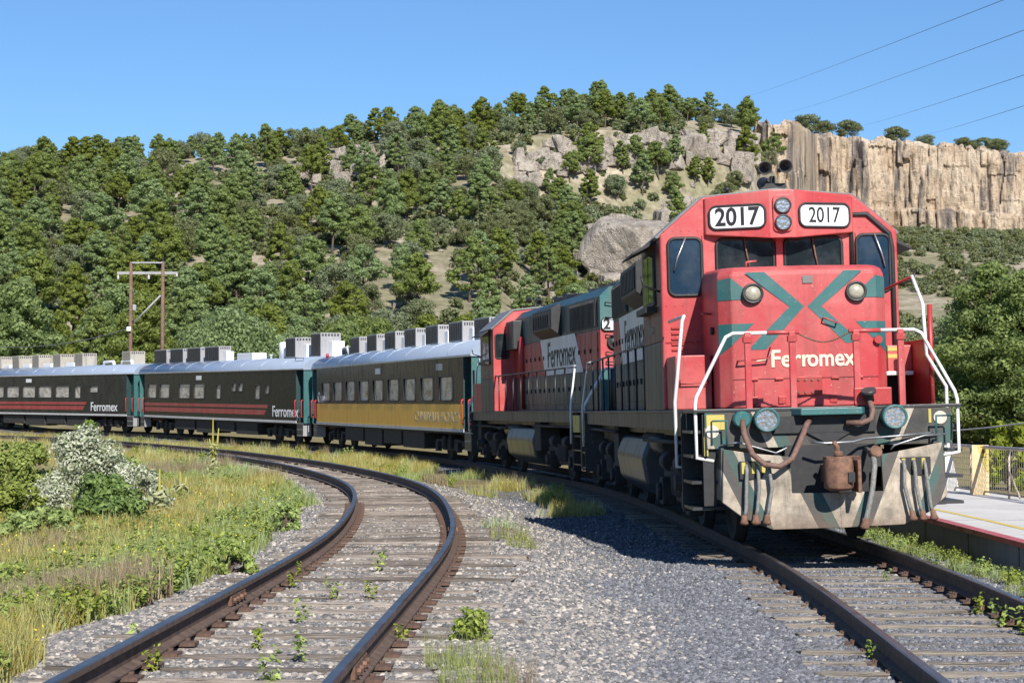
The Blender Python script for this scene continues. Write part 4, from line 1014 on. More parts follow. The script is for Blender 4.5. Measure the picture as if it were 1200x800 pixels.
def coach_truck(p, yc):
    for y in (yc - 1.25, yc + 1.25): wheelset(p, y, r=.45)
    for s in (-1, 1):
        f = MB(); x0, x1 = sorted((s * 1.0, s * 1.16))
        f.prism([(yc - 1.8, .50), (yc - 1.8, .68), (yc - .8, .74), (yc + .8, .74), (yc + 1.8, .68), (yc + 1.8, .50), (yc + .8, .34), (yc - .8, .34)], 'x', x0, x1)
        for y in (yc - 1.25, yc + 1.25): f.box(*sorted((s * 1.12, s * 1.28)), y - .15, y + .15, .3, .62)
        for q in (-.4, .4): f.tube([(s * 1.2, yc + q, .4), (s * 1.2, yc + q, .85)], .10, 8)
        f.build('truck_frame', MAT['tank'] if False else MAT['grime'], p, .02)

def ac_unit(p, y, x=-.25, w=.62, l=1.75, h=.70, body='ac_grey', grille='black', cowl=True, z=3.98):
    u = MB().box(x - w / 2, x + w / 2, y, y + l, z, z + h).build('air_conditioner', MAT[body], p, .015)
    g = MB().box(x - w / 2 - .008, x - w / 2 - .002, y + .05, y + l - .05, z + .06, z + h - .05).build('grille', MAT[grille], u)
    for i in range(7): MB().box(x - w / 2 - .02, x - w / 2 - .008, y + .08 + i * (l - .16) / 7, y + .11 + i * (l - .16) / 7, z + .06, z + h - .05).build('fin', MAT['dark_grey'], u)
    for i in range(6): MB().box(x - w / 2 + .06 + i * (w - .1) / 6, x - w / 2 + .06 + (i + .55) * (w - .1) / 6, y - .008, y - .001, z + h - .15, z + h - .05).build('vent', MAT['dark_grey'], u)
    if cowl: MB().box(x - w * .10, x + w / 2 + .02, y - .40, y - .002, z - .02, z + h * .66).build('cowl', MAT['ac_white'], u, .02)

def plate(C, y, m='ac_white'): MB().box(-1.508, -1.502, y - .42, y + .42, 3.02, 3.24).build('number_plate', MAT[m], C)

def make_coach(key, side, windows, bands, extras, lab):
    C = empty('passenger_coach'); Ln = 25.5; HW = 1.5; e = 1.05
    tag(C, lab, 'coach')
    holes = [w for w in windows]
    for s in (-1, 1):
        X = s * HW
        m = wall_holes(X, e, Ln - e, 1.10, 3.44, holes); m.build('side_wall', MAT[side], C)
        MB().box(*sorted((X - s * .02, X + s * .025)), e - .05, Ln - e + .05, .99, 1.10).build('side_sill', MAT['sill'], C)
        for w in holes:
            o = MB().box(*sorted((X - s * .045, X - s * .035)), w[0], w[1], w[2], w[3]).build('window', MAT['coach_glass_painted'], C)
            P = [(a + (w[0] + w[1]) / 2, b + (w[2] + w[3]) / 2) for a, b in rrect(0, 0, w[1] - w[0], w[3] - w[2], .08, 3)]
            MB().tube([(X + s * .004, a, b) for a, b in P], .026, 5, closed=True).build('frame', MAT['rubber'], o)
        for (za, zb, ya, yb, mt, sl) in bands:
            MB().prism([(ya + sl, za), (yb, za), (yb, zb), (ya, zb)], 'x', *sorted((X + s * .003, X + s * .009))).build('stripe' if zb - za < .5 else 'colour_band', MAT[mt], C)
        # vestibules at both ends: recessed door, steps, red grabs
        for ya, yb in ((.12, e), (Ln - e, Ln - .12)):
            MB().box(*sorted((X - s * .32, X - s * .28)), ya + .02, yb - .02, 1.0, 3.42).build('vestibule_door', MAT['teal_dark'], C)
            MB().box(*sorted((X - s * .278, X - s * .272)), ya + .25, yb - .25, 2.3, 3.05).build('door_pane', MAT['glass'], C)
            for y in (ya + .06, yb - .06): MB().tube([(X + s * .01, y, 1.25), (X + s * .07, y, 1.3), (X + s * .07, y, 2.0), (X + s * .01, y, 2.05)], .028, 6).build('grab_rail', MAT['grab_red'], C)
            st = MB().box(*sorted((X - s * .4, X - s * .02)), ya + .08, ya + .12, .42, 1.0).box(*sorted((X - s * .4, X - s * .02)), yb - .12, yb - .08, .42, 1.0)
            for z in (.42, .70, .97): st.box(*sorted((X - s * .4, X - s * .01)), ya + .12, yb - .12, z, z + .03)
            st.build('boarding_steps', MAT['ac_grey'], C)
            MB().box(*sorted((X - s * .03, X - s * .015)), ya + .10, yb - .10, .42, 1.02).build('step_guard', MAT['dark_grey'], C)
        MB().box(*sorted((X - s * .3, X)), e - .06, e + .001, 1.1, 3.43).build('corner_post', MAT['teal_dark'], C)
    MB().box(-1.44, 1.44, .9, Ln - .9, .92, 1.09).build('floor_frame', MAT['grime'], C)
    MB().box(-1.40, 1.40, 1.3, Ln - 1.3, 1.15, 3.40).build('interior', MAT['black'], C)
    for y, sg in ((.06, 1), (Ln - .06, -1)):
        MB().prism([(-1.5, 1.0), (-1.5, 3.42), (-1.1, 3.8), (0, 3.98), (1.1, 3.8), (1.5, 3.42), (1.5, 1.0)], 'y', y, y + sg * .05).build('end_wall', MAT['teal'], C)
        MB().box(-.55, .55, y - sg * .42, y - sg * .002, 1.0, 3.15).build('diaphragm', MAT['black'], C, .03)
        MB().box(-.12, .12, y - sg * .5, y + sg * .4, .72, .98).build('coupler', MAT['rust'], C)
    P = [(-1.53, 3.40), (-1.535, 3.48), (-1.46, 3.66), (-1.22, 3.84), (-.8, 3.97), (-.3, 4.03), (.3, 4.03), (.8, 3.97), (1.22, 3.84), (1.46, 3.66), (1.535, 3.48), (1.53, 3.40)]
    rf = MB(); n = len(P)
    v = [(a, 0, b) for a, b in P] + [(a, Ln, b) for a, b in P]
    rf.add(v, [(i, i + 1, n + i + 1, n + i) for i in range(n - 1)], smooth=True); rf.add(v, [tuple(range(n))[::-1], tuple(range(n, 2 * n)), (n - 1, 0, n, 2 * n - 1)])
    r = rf.build('roof', MAT['silver'], C)
    MB().box(-1.55, -1.535, .02, Ln - .02, 3.43, 3.465).build('gutter', MAT['sill'], r)
    for i in range(1, 9): MB().tube([(a * 1.004, Ln * i / 9, b + .004) for a, b in P[1:-1]], .009, 4).build('roof_seam', MAT['silver'], r)
    coach_truck(C, 3.9); coach_truck(C, Ln - 3.9)
    for (ya, yb, zb) in ((6.4, 9.4, .34), (9.7, 12.4, .42), (12.7, 15.6, .30), (15.9, 19.2, .40)):
        for s in (-1, 1): MB().box(*sorted((s * .5, s * 1.38)), ya, yb, zb, .95).build('underfloor_box', MAT['grime'], C, .02)
    MB().box(-.55, .55, 1.5, Ln - 1.5, .36, .93).build('dark_sill_filler', MAT['grime'], C)  # deep dark box added so no lit ground shows under the coach
    for s in (-1, 1): MB().tube([(s * 1.3, 6, .9), (s * 1.3, 19.5, .9)], .03, 6).build('brake_pipe', MAT['grime'], C)
    extras(C); place(C, key, R(-.6)); return C

# orange and green coach
w1 = [(2.3 + i * 2.42, 2.3 + i * 2.42 + 1.62, 2.0, 2.80) for i in range(9)]
def ex1(C):
    a, b = y_at('coach1', 360 + 795 * .225), y_at('coach1', 360 + 565 * .225)
    text('lettering', 'CHIHUAHUA PACIFICO', .48, MAT['tan_print'], C, left_m(-1.511, (a + b) / 2, 1.44), .006, width=b - a)
    text('lettering', 'Chepe', .62, MAT['white_print'], C, left_m(-1.504, 23.45, 2.14), .002, width=1.5)
    plate(C, 12.8); plate(C, 3.9, 'sill')
    for i in range(7): ac_unit(C, 1.2 + i * 3.15, z=4.0)
    MB().lathe((-.9, 25.0, 3.92), (0, 0, 1), [(0, .07), (.14, .07), (.2, .03)], 10).build('marker_lamp', MAT['grab_red'], C)
    MB().tube([(-.5, 23.4, 3.98), (-.55, 23.2, 4.25), (-.55, 22.4, 4.3), (-.5, 22.2, 3.98)], .09, 8).build('roof_vent', MAT['sill'], C)
make_coach('coach1', 'coach_olive', w1, [(1.10, 1.89, 1.06, 24.44, 'orange', 0)], ex1, 'dark green passenger coach with an orange lower band, coupled behind the locomotives')
# long striped coach
k = 'coach2'; yy = lambda c: y_at(k, 150 + c * .225)
w2 = []
for a, b, z0, z1 in ((150, 105, 2.05, 2.82), (218, 168, 2.05, 2.82), (325, 268, 2.05, 2.82), (400, 345, 2.05, 2.82), (485, 462, 2.05, 2.75), (565, 543, 2.42, 2.82), (600, 578, 2.42, 2.82), (690, 665, 2.05, 2.72), (737, 718, 2.3, 2.7)):
    w2.append((yy(a), yy(b), z0, z1))
def ex2(C):
    a, b = yy(890), yy(755)
    text('lettering', 'Ferromex', .72, MAT['white_print'], C, left_m(-1.51, (a + b) / 2, 1.48), .008, width=b - a)
    for c in (200, 285, 375, 470): ac_unit(C, y_at(k, 150 + c * .225, -.3) - 1.0, h=.80, l=2.3, w=.66, cowl=c > 450, z=3.98)
    MB().box(-.6, .15, yy(560), yy(480), 3.98, 4.34).build('roof_duct', MAT['ac_white'], C, .03)
    MB().lathe((-.3, 5.2, 3.98), (0, 0, 1), [(0, .40), (.72, .40), (.80, .33), (.80, .0)], 20).build('water_tank', MAT['ac_white'], C)
    MB().lathe((-.3, 7.4, 3.98), (0, 0, 1), [(0, .06), (.2, .06), (.21, .1), (.24, .1)], 10).build('roof_vent', MAT['ac_white'], C)
    ac_unit(C, 3.0, x=-.25, w=1.0, l=1.3, h=.95, z=4.0); ac_unit(C, .75, x=.1, w=1.0, l=1.2, h=1.1, z=4.0)
    MB().tube([(-1.3, 1.6, 3.86), (-1.3, 1.6, 3.95), (-1.3, .6, 3.95), (-1.3, .6, 3.86)], .02, 6).build('roof_grab', MAT['rust'], C)
    plate(C, yy(370))
st2 = [(1.32, 1.55, yy(722), 24.44, 'coach_red', .25), (1.64, 1.80, yy(732), 24.44, 'coach_red', .12)]
make_coach(k, 'coach_olive', w2, st2, ex2, 'dark coach with two red stripes and white lettering, second coach of the train')
# last coach in view
k3 = 'coach3'; y3 = lambda c: y_at(k3, c * .175)
w3 = [(y3(a), y3(b), z0, z1) for a, b, z0, z1 in ((542, 505, 2.02, 2.76), (658, 605, 2.35, 2.76), (465, 375, 2.05, 2.78), (348, 262, 2.05, 2.78), (238, 155, 2.05, 2.78), (130, 50, 2.05, 2.78), (28, -55, 2.05, 2.78), (-80, -160, 2.05, 2.78))]
w3 = [w for w in w3 if w[1] - w[0] > .1 and w[1] < 24.3]
def ex3(C):
    a, b = y3(790), y3(612)
    text('lettering', 'Ferromex', .74, MAT['white_print'], C, left_m(-1.51, (a + b) / 2, 1.5), .008, width=b - a)
    for c in (900, 580, 432, 288, 155, 32, -90): ac_unit(C, y_at(k3, c * .175, -.2) - .5, x=-.2, w=.95, l=1.1, h=.80, body='ac_beige', grille='ac_beige', cowl=False, z=3.98)
    for c in (500, 345, 205, 70): MB().box(-.5, .3, y_at(k3, c * .175, -.2) - .6, y_at(k3, c * .175, -.2) + .6, 3.98, 4.22).build('roof_duct', MAT['ac_white'], C, .03)
    for c in (760, 640): MB().tube([(-.6, y_at(k3, c * .175) - .7, 3.98), (-.6, y_at(k3, c * .175) - .6, 4.2), (-.6, y_at(k3, c * .175) + .6, 4.2), (-.6, y_at(k3, c * .175) + .7, 3.98)], .10, 8).build('roof_vent', MAT['ac_white'], C)
    plate(C, y3(195))
st3 = [(1.32, 1.55, y3(570), 24.44, 'coach_red', .25), (1.64, 1.80, y3(585), 24.44, 'coach_red', .12)]
make_coach(k3, 'coach_green', w3, st3, ex3, 'dark green coach with red stripes at the left edge, last in view')
# ------------------------------------------------------------------ foliage builders
def leaf_quads(P, Nrm, size, rg, elong=1.5):
    n = len(P); t = rg.normal(size=(n, 3)); t -= Nrm * np.sum(t * Nrm, 1)[:, None]; t /= np.linalg.norm(t, axis=1)[:, None] + 1e-9
    b = np.cross(Nrm, t); s = size * rg.uniform(.6, 1.25, n)[:, None] if np.isscalar(size) else size[:, None]
    a = t * s * elong * .5; c = b * s * .5
    v = np.stack([P - a, P + c * .9, P + a, P - c * .9], 1).reshape(-1, 3)
    return v, np.arange(4 * n).reshape(n, 4)
def clump_leaves(cent, rad, per, leaf, rg, flat=.62, up=.25, elong=1.5):
    cent = np.asarray(cent); rad = np.asarray(rad); k = len(cent)
    w = rad ** 2 / np.sum(rad ** 2); cnt = np.maximum(4, (w * k * per).astype(int)); i = np.repeat(np.arange(k), cnt); n = len(i)
    d = rg.normal(size=(n, 3)); d[:, 2] += up; d /= np.linalg.norm(d, axis=1)[:, None]
    r = rad[i] * rg.uniform(.55, 1.08, n)
    P = cent[i] + d * r[:, None] * np.array([1, 1, flat]); N = d + rg.normal(0, .36, (n, 3)); N /= np.linalg.norm(N, axis=1)[:, None]
    return leaf_quads(P, N, leaf, rg, elong)
def make_tree(seed, kind, H, width, ncl, per, leaf, cs=.3, lod=1.0):
    rg = np.random.RandomState(seed); cent = []; rad = []
    for i in range(ncl):
        if kind == 'pine':
            t = cs + (1 - cs) * ((i + rg.uniform(0, 1)) / ncl) ** 1.05; u = (t - cs) / (1 - cs)
            pr = min(1, .55 + u / .3) * (1 - u ** 1.9) ** .8 + .10; an = i * 2.39996 + rg.normal(0, .5); rr = width * .5 * pr * math.sqrt(rg.uniform(.12, 1)) * rg.uniform(.75, 1.18)
            cent.append((rr * math.cos(an), rr * math.sin(an), t * H * rg.uniform(.97, 1.02))); rad.append(width * rg.uniform(.08, .18) * (1 - .2 * u))
        else:
            z = rg.uniform(-.75, 1); an = rg.uniform(0, 6.283); q = math.sqrt(max(0, 1 - z * z)) * rg.uniform(.55, 1.1)
            cent.append((width * .46 * q * math.cos(an), width * .46 * q * math.sin(an), H * (cs + (1 - cs) * (.5 + .46 * z)))); rad.append(width * rg.uniform(.12, .2))
    cent = np.array(cent); rad = np.array(rad); lean = rg.normal(0, .03, 2)
    cent[:, 0] += lean[0] * cent[:, 2]; cent[:, 1] += lean[1] * cent[:, 2]
    v, f = clump_leaves(cent, rad, per, leaf, rg, .6 if kind == 'pine' else .8)
    crown = raw_mesh('crown', v, f, MAT['pine' if kind == 'pine' else 'oak'])
    tb = MB(); top = H * (.93 if kind == 'pine' else .7)
    pts = [(lean[0] * z + .05 * math.sin(z * 1.3 + seed), lean[1] * z + .05 * math.cos(z), z) for z in np.linspace(-.6, top, 7)]
    r0 = H * .021; tb.tube(pts, [r0 * 1.25, r0, r0 * .9, r0 * .75, r0 * .6, r0 * .4, r0 * .15], 7)
    for c in cent[::max(1, ncl // 16)]:
        z = max(H * .18, c[2] - .25 * math.hypot(c[0], c[1]) - .1 * H * rg.uniform(.2, 1)); z = min(z, top * .96); tb.tube([(lean[0] * z, lean[1] * z, z), (c[0] * .5, c[1] * .5, z * .5 + c[2] * .5 - .05), tuple(c)], [r0 * .38, r0 * .24, r0 * .1], 5)
    return crown, tb.mesh('trunk', MAT['bark'])
PINES = [make_tree(200 + i, 'pine', 7.0, w, 58, 125, .20, c) for i, (w, c) in enumerate(((4.3, .28), (3.7, .36), (5.0, .34), (3.3, .26), (4.6, .46), (4.0, .22), (5.2, .42)))]
OAKS = [make_tree(300 + i, 'oak', 5.0, w, 48, 115, .19, .18) for i, w in enumerate((4.6, 3.9, 5.2, 4.2))]
NEARP = [make_tree(400 + i, 'pine', 9.0, w, 150, 150, .18, c) for i, (w, c) in enumerate(((6.0, .06), (5.2, .08), (6.6, .12)))]
ROUND = [make_tree(420 + i, 'oak', 8.0, 7.6, 150, 140, .19, .10) for i in range(2)]
FINE = [make_tree(440 + i, 'pine', 9.0, w, 170, 230, .125, c) for i, (w, c) in enumerate(((6.0, .04), (5.4, .06)))]
for c, tr in ROUND: c.materials.clear(); c.materials.append(MAT['pine'])
def plant_tree(proto, X, Y, s, name, label, cat, group=None, sx=1.0, sink=.05):
    e = empty(name, (X, Y, h1(X, Y) - sink), rt.uniform(0, 6.28)); e.scale = (s * sx, s * sx, s)
    link('crown', proto[0], e); link('trunk', proto[1], e); return tag(e, label, cat, group)
rt = random.Random(21)

# trees standing between the train and the hill
row = [(18, 132, 1.12, 0, 'tall broad pine at the left edge behind the last coach'), (-40, 138, 1.1, 1, None), (62, 150, .85, 2, 'rounded pine between the left edge pine and the utility pole'), (118, 150, .92, 1, 'pine just left of the utility pole'),
       (172, 146, 1.0, 2, 'layered pine behind the utility pole'), (225, 160, .8, 0, 'pine right of the utility pole'), (318, 156, .78, 1, 'pine standing right of the round bushy tree'), (352, 166, .85, 2, 'pine above the white roof tank'),
       (405, 152, .82, 0, 'dense pine above the gap between the coaches'), (452, 148, .80, 2, 'dense pine above the left roof units of the orange coach'), (498, 152, .86, 1, 'dense pine above the middle roof units of the orange coach'), (545, 160, .88, 0, 'pine above the right roof units of the orange coach'),
       (588, 172, .85, 2, 'pine left of the second locomotive cab roof'), (622, 178, .72, 1, 'pine above the second locomotive cab')]
for px, D, s, k, lab in row:
    X = (px - 600) / 2160 * D
    if lab: plant_tree(NEARP[k], X, D, s, 'pine_tree', lab, 'tree', 'pines just behind the train')
p = plant_tree(ROUND[0], (268 - 600) / 2160 * 148, 148, 1.0, 'round_tree', 'bushy round tree right of the utility pole above the striped coach', 'tree')
plant_tree(ROUND[1], (425 - 600) / 2160 * 160, 160, .95, 'round_tree', 'bushy round tree above the far end of the orange coach', 'tree')
for px, D, s, k, lab in ((1128, 98, .80, 0, 'dense dark pine nearest the right side of the leading locomotive'), (1163, 92, 1.0, 1, 'tallest of the dense dark pines at the right edge'), (1205, 90, .95, 2, 'dense dark pine cut by the right edge of the picture'), (1180, 104, .9, 0, 'dense dark pine behind the two at the right edge'), (1100, 112, .62, 1, 'smaller dark pine peeping out beside the right handrail')):
    plant_tree(FINE[k % 2], (px - 600) / 2160 * D, D, s, 'pine_tree', lab, 'tree', 'pines beyond the platform', 1.15)

# hillside forest
def spacing(px, py):
    s = 4.9 if px < 320 else 5.3 if px < 600 else 5.1
    for (a, b, c, d, q) in ((285, 570, 300, 352, 7.2), (330, 455, 165, 205, 10), (245, 300, 195, 262, 8), (110, 170, 255, 300, 8.5), (0, 70, 270, 305, 8), (380, 450, 205, 262, 8), (600, 900, 152, 200, 9), (680, 860, 245, 345, 10), (575, 640, 318, 350, 9), (500, 660, 350, 400, 8)):
        if a < px < b and c < py < d: s = max(s, q)
    if px > 920: s = 99
    return s
placed = []; cell = {}
def free(X, Y, s):
    ci, cj = int(X // 6), int(Y // 6)
    for i in range(ci - 2, ci + 3):
        for j in range(cj - 2, cj + 3):
            for (x, y, q) in cell.get((i, j), ()):
                if (x - X) ** 2 + (y - Y) ** 2 < (min(s, q) * .5 + max(s, q) * .5) ** 2 * .9: return False
    return True
cand = []
for _ in range(16000):
    px = rt.uniform(-60, 935); D = rt.uniform(152, 400) ; cand.append((px, D))
CP = np.array(cand); CX = (CP[:, 0] - 600) / 2160 * CP[:, 1]; CZ = height(CX, CP[:, 1]); CY = 484 - (CZ - 1.6) / CP[:, 1] * 2160
CR = np.interp(CP[:, 0], _px, _Dr)
pines = []; oaks = []
for i in range(len(CP)):
    px, D, X, py = CP[i, 0], CP[i, 1], CX[i], CY[i]
    if D > CR[i] + 9 or (795 < px < 935 and py > 205) or (672 < px < 792 and py > 238): continue
    ridge = D > CR[i] - 10
    s = spacing(px, py)
    if ridge: s = 4.0
    if not free(X, D, s): continue
    cell.setdefault((int(X // 6), int(D // 6)), []).append((X, D, s))
    if rt.random() < (.76 if px < 320 or ridge else .60): pines.append((px, py, X, D, ridge))
    else: oaks.append((px, py, X, D, ridge))
for _ in range(150):                           # trees rooted on the steep ground under the outcrop
    px = rt.uniform(575, 890); py = rt.uniform(186, 248); p = ray_hit(px, py, 220)
    if p is None or not free(p[0], p[1], 2.6): continue
    cell.setdefault((int(p[0] // 6), int(p[1] // 6)), []).append((p[0], p[1], 2.6)); (pines if rt.random() < .6 else oaks).append((px, py, p[0], p[1], False))
pines.sort(key=lambda q: q[3]); oaks.sort(key=lambda q: q[3])
def tree_label(q, kind, s):
    row = 'on the skyline' if q[4] else 'on the upper slope' if q[1] < 235 else 'on the middle slope' if q[1] < 310 else 'low on the slope'
    size = ('tall ' if s > 1.02 else 'small ' if s < .75 else '') if kind == 'pine' else ('broad ' if s > .95 else 'small ' if s < .72 else '')
    l = size + ('pine ' if kind == 'pine' else 'grey green oak ') + row + ' ' + column(q[0]); return l, l.replace('pine', 'pines', 1).replace('oak', 'oaks', 1)
print('PINES', len(pines), 'OAKS', len(oaks))
rest = []
if len(pines) > 290:                          # the smallest, most hidden ones become one mass
    rt.shuffle(pines); pines.sort(key=lambda q: (not q[4], q[3] > 330)); rest = pines[290:]; pines = pines[:290]
def hsc(q): return rt.uniform(.55, 1.0) * (.82 + .18 * (q[0] > 400)) if q[4] else rt.uniform(.68, 1.15)
for q in pines:
    s = hsc(q); l, g = tree_label(q, 'pine', s); plant_tree(rt.choice(PINES), q[2], q[3], s, 'pine_tree', l, 'tree', g, rt.uniform(.85, 1.12), .1)
for q in oaks[:290]:
    s = rt.uniform(.6, 1.1); l, g = tree_label(q, 'oak', s); plant_tree(rt.choice(OAKS), q[2], q[3], s, 'oak_tree', l, 'tree', g, rt.uniform(.85, 1.15), .1)
# trees on the cliff rim
for px, s, lab in ((947, 1.1, 'bushy tree on the cliff rim, nearest the rock tower'), (967, .85, 'second bushy tree along the cliff rim from the rock tower'), (995, 1.0, 'wide dark tree third along the cliff rim'), (1051, .95, 'flat topped lone tree midway along the cliff rim'),
                   (1086, .7, 'small leaning tree on the cliff rim right of the lone one'), (1131, .8, 'leftmost of the three trees at the right of the cliff rim'), (1153, .9, 'middle of the three trees at the right of the cliff rim'), (1171, .95, 'rightmost of the three trees at the right of the cliff rim')):
    X = (px - 600) / 2160 * 476; e = plant_tree(OAKS[int(px) % 4], X, 476, s * 1.05, 'rim_tree', lab, 'tree', 'trees on the cliff rim', 1.5)

# ------------------------------------------------------------------ scattering (stuff only)
def scatter(name, P, sc, protos, tilt, label=None, cat=None, seed=1, flatz=False):
    col = bpy.data.collections.new(name + '_pieces')
    for i, me in enumerate(protos):
        o = bpy.data.objects.new(name + '_piece', me); col.objects.link(o)
    me = bpy.data.meshes.new(name); P = np.asarray(P, np.float32); me.vertices.add(len(P)); me.vertices.foreach_set('co', P.ravel())
    a = me.attributes.new('sc', 'FLOAT', 'POINT'); a.data.foreach_set('value', np.asarray(sc, np.float32))
    o = link(name, me); ng = bpy.data.node_groups.new(name, 'GeometryNodeTree')
    ng.interface.new_socket('Geometry', in_out='INPUT', socket_type='NodeSocketGeometry'); ng.interface.new_socket('Geometry', in_out='OUTPUT', socket_type='NodeSocketGeometry')
    gi = ng.nodes.new('NodeGroupInput'); go = ng.nodes.new('NodeGroupOutput'); ip = ng.nodes.new('GeometryNodeInstanceOnPoints'); ci = ng.nodes.new('GeometryNodeCollectionInfo')
    ci.inputs['Collection'].default_value = col; ci.inputs['Separate Children'].default_value = True; ci.inputs['Reset Children'].default_value = True
    rv = ng.nodes.new('FunctionNodeRandomValue'); rv.data_type = 'FLOAT_VECTOR'; rv.inputs[0].default_value = (-tilt, -tilt, 0); rv.inputs[1].default_value = (tilt, tilt, 6.283); rv.inputs['Seed'].default_value = seed
    na = ng.nodes.new('GeometryNodeInputNamedAttribute'); na.data_type = 'FLOAT'; na.inputs['Name'].default_value = 'sc'
    ip.inputs['Pick Instance'].default_value = True
    L = ng.links.new; L(gi.outputs[0], ip.inputs['Points']); L(ci.outputs[0], ip.inputs['Instance']); L(rv.outputs[0], ip.inputs['Rotation']); L(na.outputs[0], ip.inputs['Scale']); L(ip.outputs[0], go.inputs[0])
    m = o.modifiers.new('scatter', 'NODES'); m.node_group = ng
    return tag(o, label, cat, None, 'stuff')
if rest:
    mp = []
    for c, tr in PINES:
        n1 = len(c.vertices); me = bpy.data.meshes.new('pine'); bm = bmesh.new(); bm.from_mesh(c); nb = len(bm.faces); bm.from_mesh(tr)
        bm.faces.ensure_lookup_table()
        for f in bm.faces[nb:]: f.material_index = 1
        bm.to_mesh(me); bm.free(); me.materials.append(MAT['pine']); me.materials.append(MAT['bark']); mp.append(me)
    P = np.array([(q[2], q[3], 0) for q in rest]); P[:, 2] = height(P[:, 0], P[:, 1]) - .1
    scatter('forest', P, np.random.RandomState(5).uniform(.7, 1.15, len(P)), mp, .03, 'remaining pines filling the forest on the hillside', 'forest', 9)

def stone_mat(name, stops):
    t = NT(name); co = t.coord(); oi = t.n('ObjectInfo')
    c = t.ramp(oi.outputs['Random'], stops); n1 = t.noise(co, 2.2, 4, .6)
    c = t.mix(t.ramp(n1, [(.35, .0), (.75, .3)]), c, (.22, .222, .235))
    t.set(Base_Color=c, Roughness=.9); t.b.inputs['Specular IOR Level'].default_value = .2; return t.m
SG = stone_mat('grey_ballast', [(0, (.05, .052, .06)), (.35, (.105, .108, .122)), (.75, (.165, .168, .186)), (.955, (.23, .235, .25)), (.975, (.36, .33, .29)), (1, (.48, .44, .39))])
SP = stone_mat('pale_ballast', [(0, (.07, .068, .07)), (.35, (.15, .145, .145)), (.62, (.24, .22, .20)), (.85, (.36, .315, .265)), (1, (.55, .49, .42))])
ST_G = [rock_mesh('ballast_stone', 500 + i, SG, 2, 9, .05) for i in range(6)]; ST_P = [rock_mesh('ballast_stone', 520 + i, SP, 2, 9, .05) for i in range(6)]
rs = np.random.RandomState(77)
def spread(n, y0, y1, pw=1.0):
    """random ground points in the field of view, denser near"""
    u = rs.rand(n); Y = 1 / (1 / y0 + (1 / y1 - 1 / y0) * u) if pw else y0 + (y1 - y0) * u
    X = (rs.uniform(-80, 1290, n) - 600) / 2160 * Y; return X, Y
X, Y = spread(640000, 9.2, 75)
keep = rs.rand(len(X)) < np.clip(1.25 - Y / 60, .3, 1); X, Y = X[keep], Y[keep]
dA, sA = dist_to(CA, X, Y); dB, sB = dist_to(CB, X, Y); vg, gv, pa = masks(X, Y, dA, sA, dB, sB)
Z = height(X, Y); r1 = rs.rand(len(X))
isp = (pa > r1); isg = (~isp) & (gv > rs.rand(len(X)) * .9)
lim = (X < np.interp(Y, [0, 60], [5.6, 5.6]))
onrail = (np.abs(dA - .7525) < .09) | (np.abs(dB - .7525) < .09)
dist_to(CA, X, Y); tA = (tie_phase(CA, zA, 80, X, Y) < .125) & (dA < 1.3); dist_to(CB, X, Y); tB = (tie_phase(CB, zB, 46, X, Y) < .12) & (dB < 1.3)
longA = np.zeros(len(X), bool)
isp &= lim & ~onrail & ~(tA & (rs.rand(len(X)) < .93)) & ~(longA & (rs.rand(len(X)) < .6)); isg &= lim & ~onrail & ~(tB & (rs.rand(len(X)) < .6))
sc = np.clip(rs.lognormal(-.05, .32, len(X)), .5, 2.2)
scatter('grey_ballast', np.stack([X, Y, Z + .004], -1)[isg], (sc * .0125)[isg], ST_G, 3.1, 'loose grey crushed stone between the tracks', 'gravel', 3)
scatter('pale_ballast', np.stack([X, Y, Z + .004], -1)[isp], (sc * .016)[isp], ST_P, 3.1, 'loose pale stones around the siding ties', 'gravel', 4)
print('STONES', isg.sum(), isp.sum())

# grass and weeds
def blades(seed, n, h0, h1_, spread_, w, mat, bend=.35, heads=0, hm=None):
    rg = np.random.RandomState(seed); v = []; f = []
    for i in range(n):
        a = rg.uniform(0, 6.283); r = spread_ * math.sqrt(rg.rand()); x, y = r * math.cos(a), r * math.sin(a); H = rg.uniform(h0, h1_); b = rg.uniform(.1, 1) * bend * H; d = rg.uniform(0, 6.283)
        dx, dy = math.cos(d), math.sin(d); px, py = -dy * w * .5, dx * w * .5; k = len(v)
        v += [(x - px, y - py, -.02), (x + px, y + py, -.02), (x + dx * b * .35 + px * .8, y + dy * b * .35 + py * .8, H * .6), (x + dx * b * .35 - px * .8, y + dy * b * .35 - py * .8, H * .6), (x + dx * b, y + dy * b, H)]
        f += [(k, k + 1, k + 2, k + 3), (k + 3, k + 2, k + 4, k + 4)]
    me = bpy.data.meshes.new('grass'); me.from_pydata(v, [], [q if q[2] != q[3] else q[:3] for q in f]); me.materials.append(mat); return me
def leafy(seed, stems, H, leaf, mat, nl=16, wide=.18, elong=1.7):
    rg = np.random.RandomState(seed); P = []; N = []
    for s in range(stems):
        a = rg.uniform(0, 6.283); sp = wide * math.sqrt(rg.rand()); hh = H * rg.uniform(.5, 1)
        for i in range(nl):
            t = rg.uniform(.1, 1); an = rg.uniform(0, 6.283); rr = leaf * rg.uniform(.5, 1.3) * (1.3 - .6 * t)
            P.append((math.cos(a) * sp * (.4 + t) + math.cos(an) * rr, math.sin(a) * sp * (.4 + t) + math.sin(an) * rr, hh * t)); n = np.array([math.cos(an) * .6, math.sin(an) * .6, .9]) + rg.normal(0, .35, 3); N.append(n / np.linalg.norm(n))
    v, f = leaf_quads(np.array(P), np.array(N), leaf, rg, elong); return raw_mesh('weed', v, f, mat)
GY = [blades(i, 60, .10, .36, .22, .008, MAT['grass_y'], .55) for i in range(4)]; GG = [blades(10 + i, 60, .08, .30, .22, .010, MAT['grass_g'], .6) for i in range(4)]
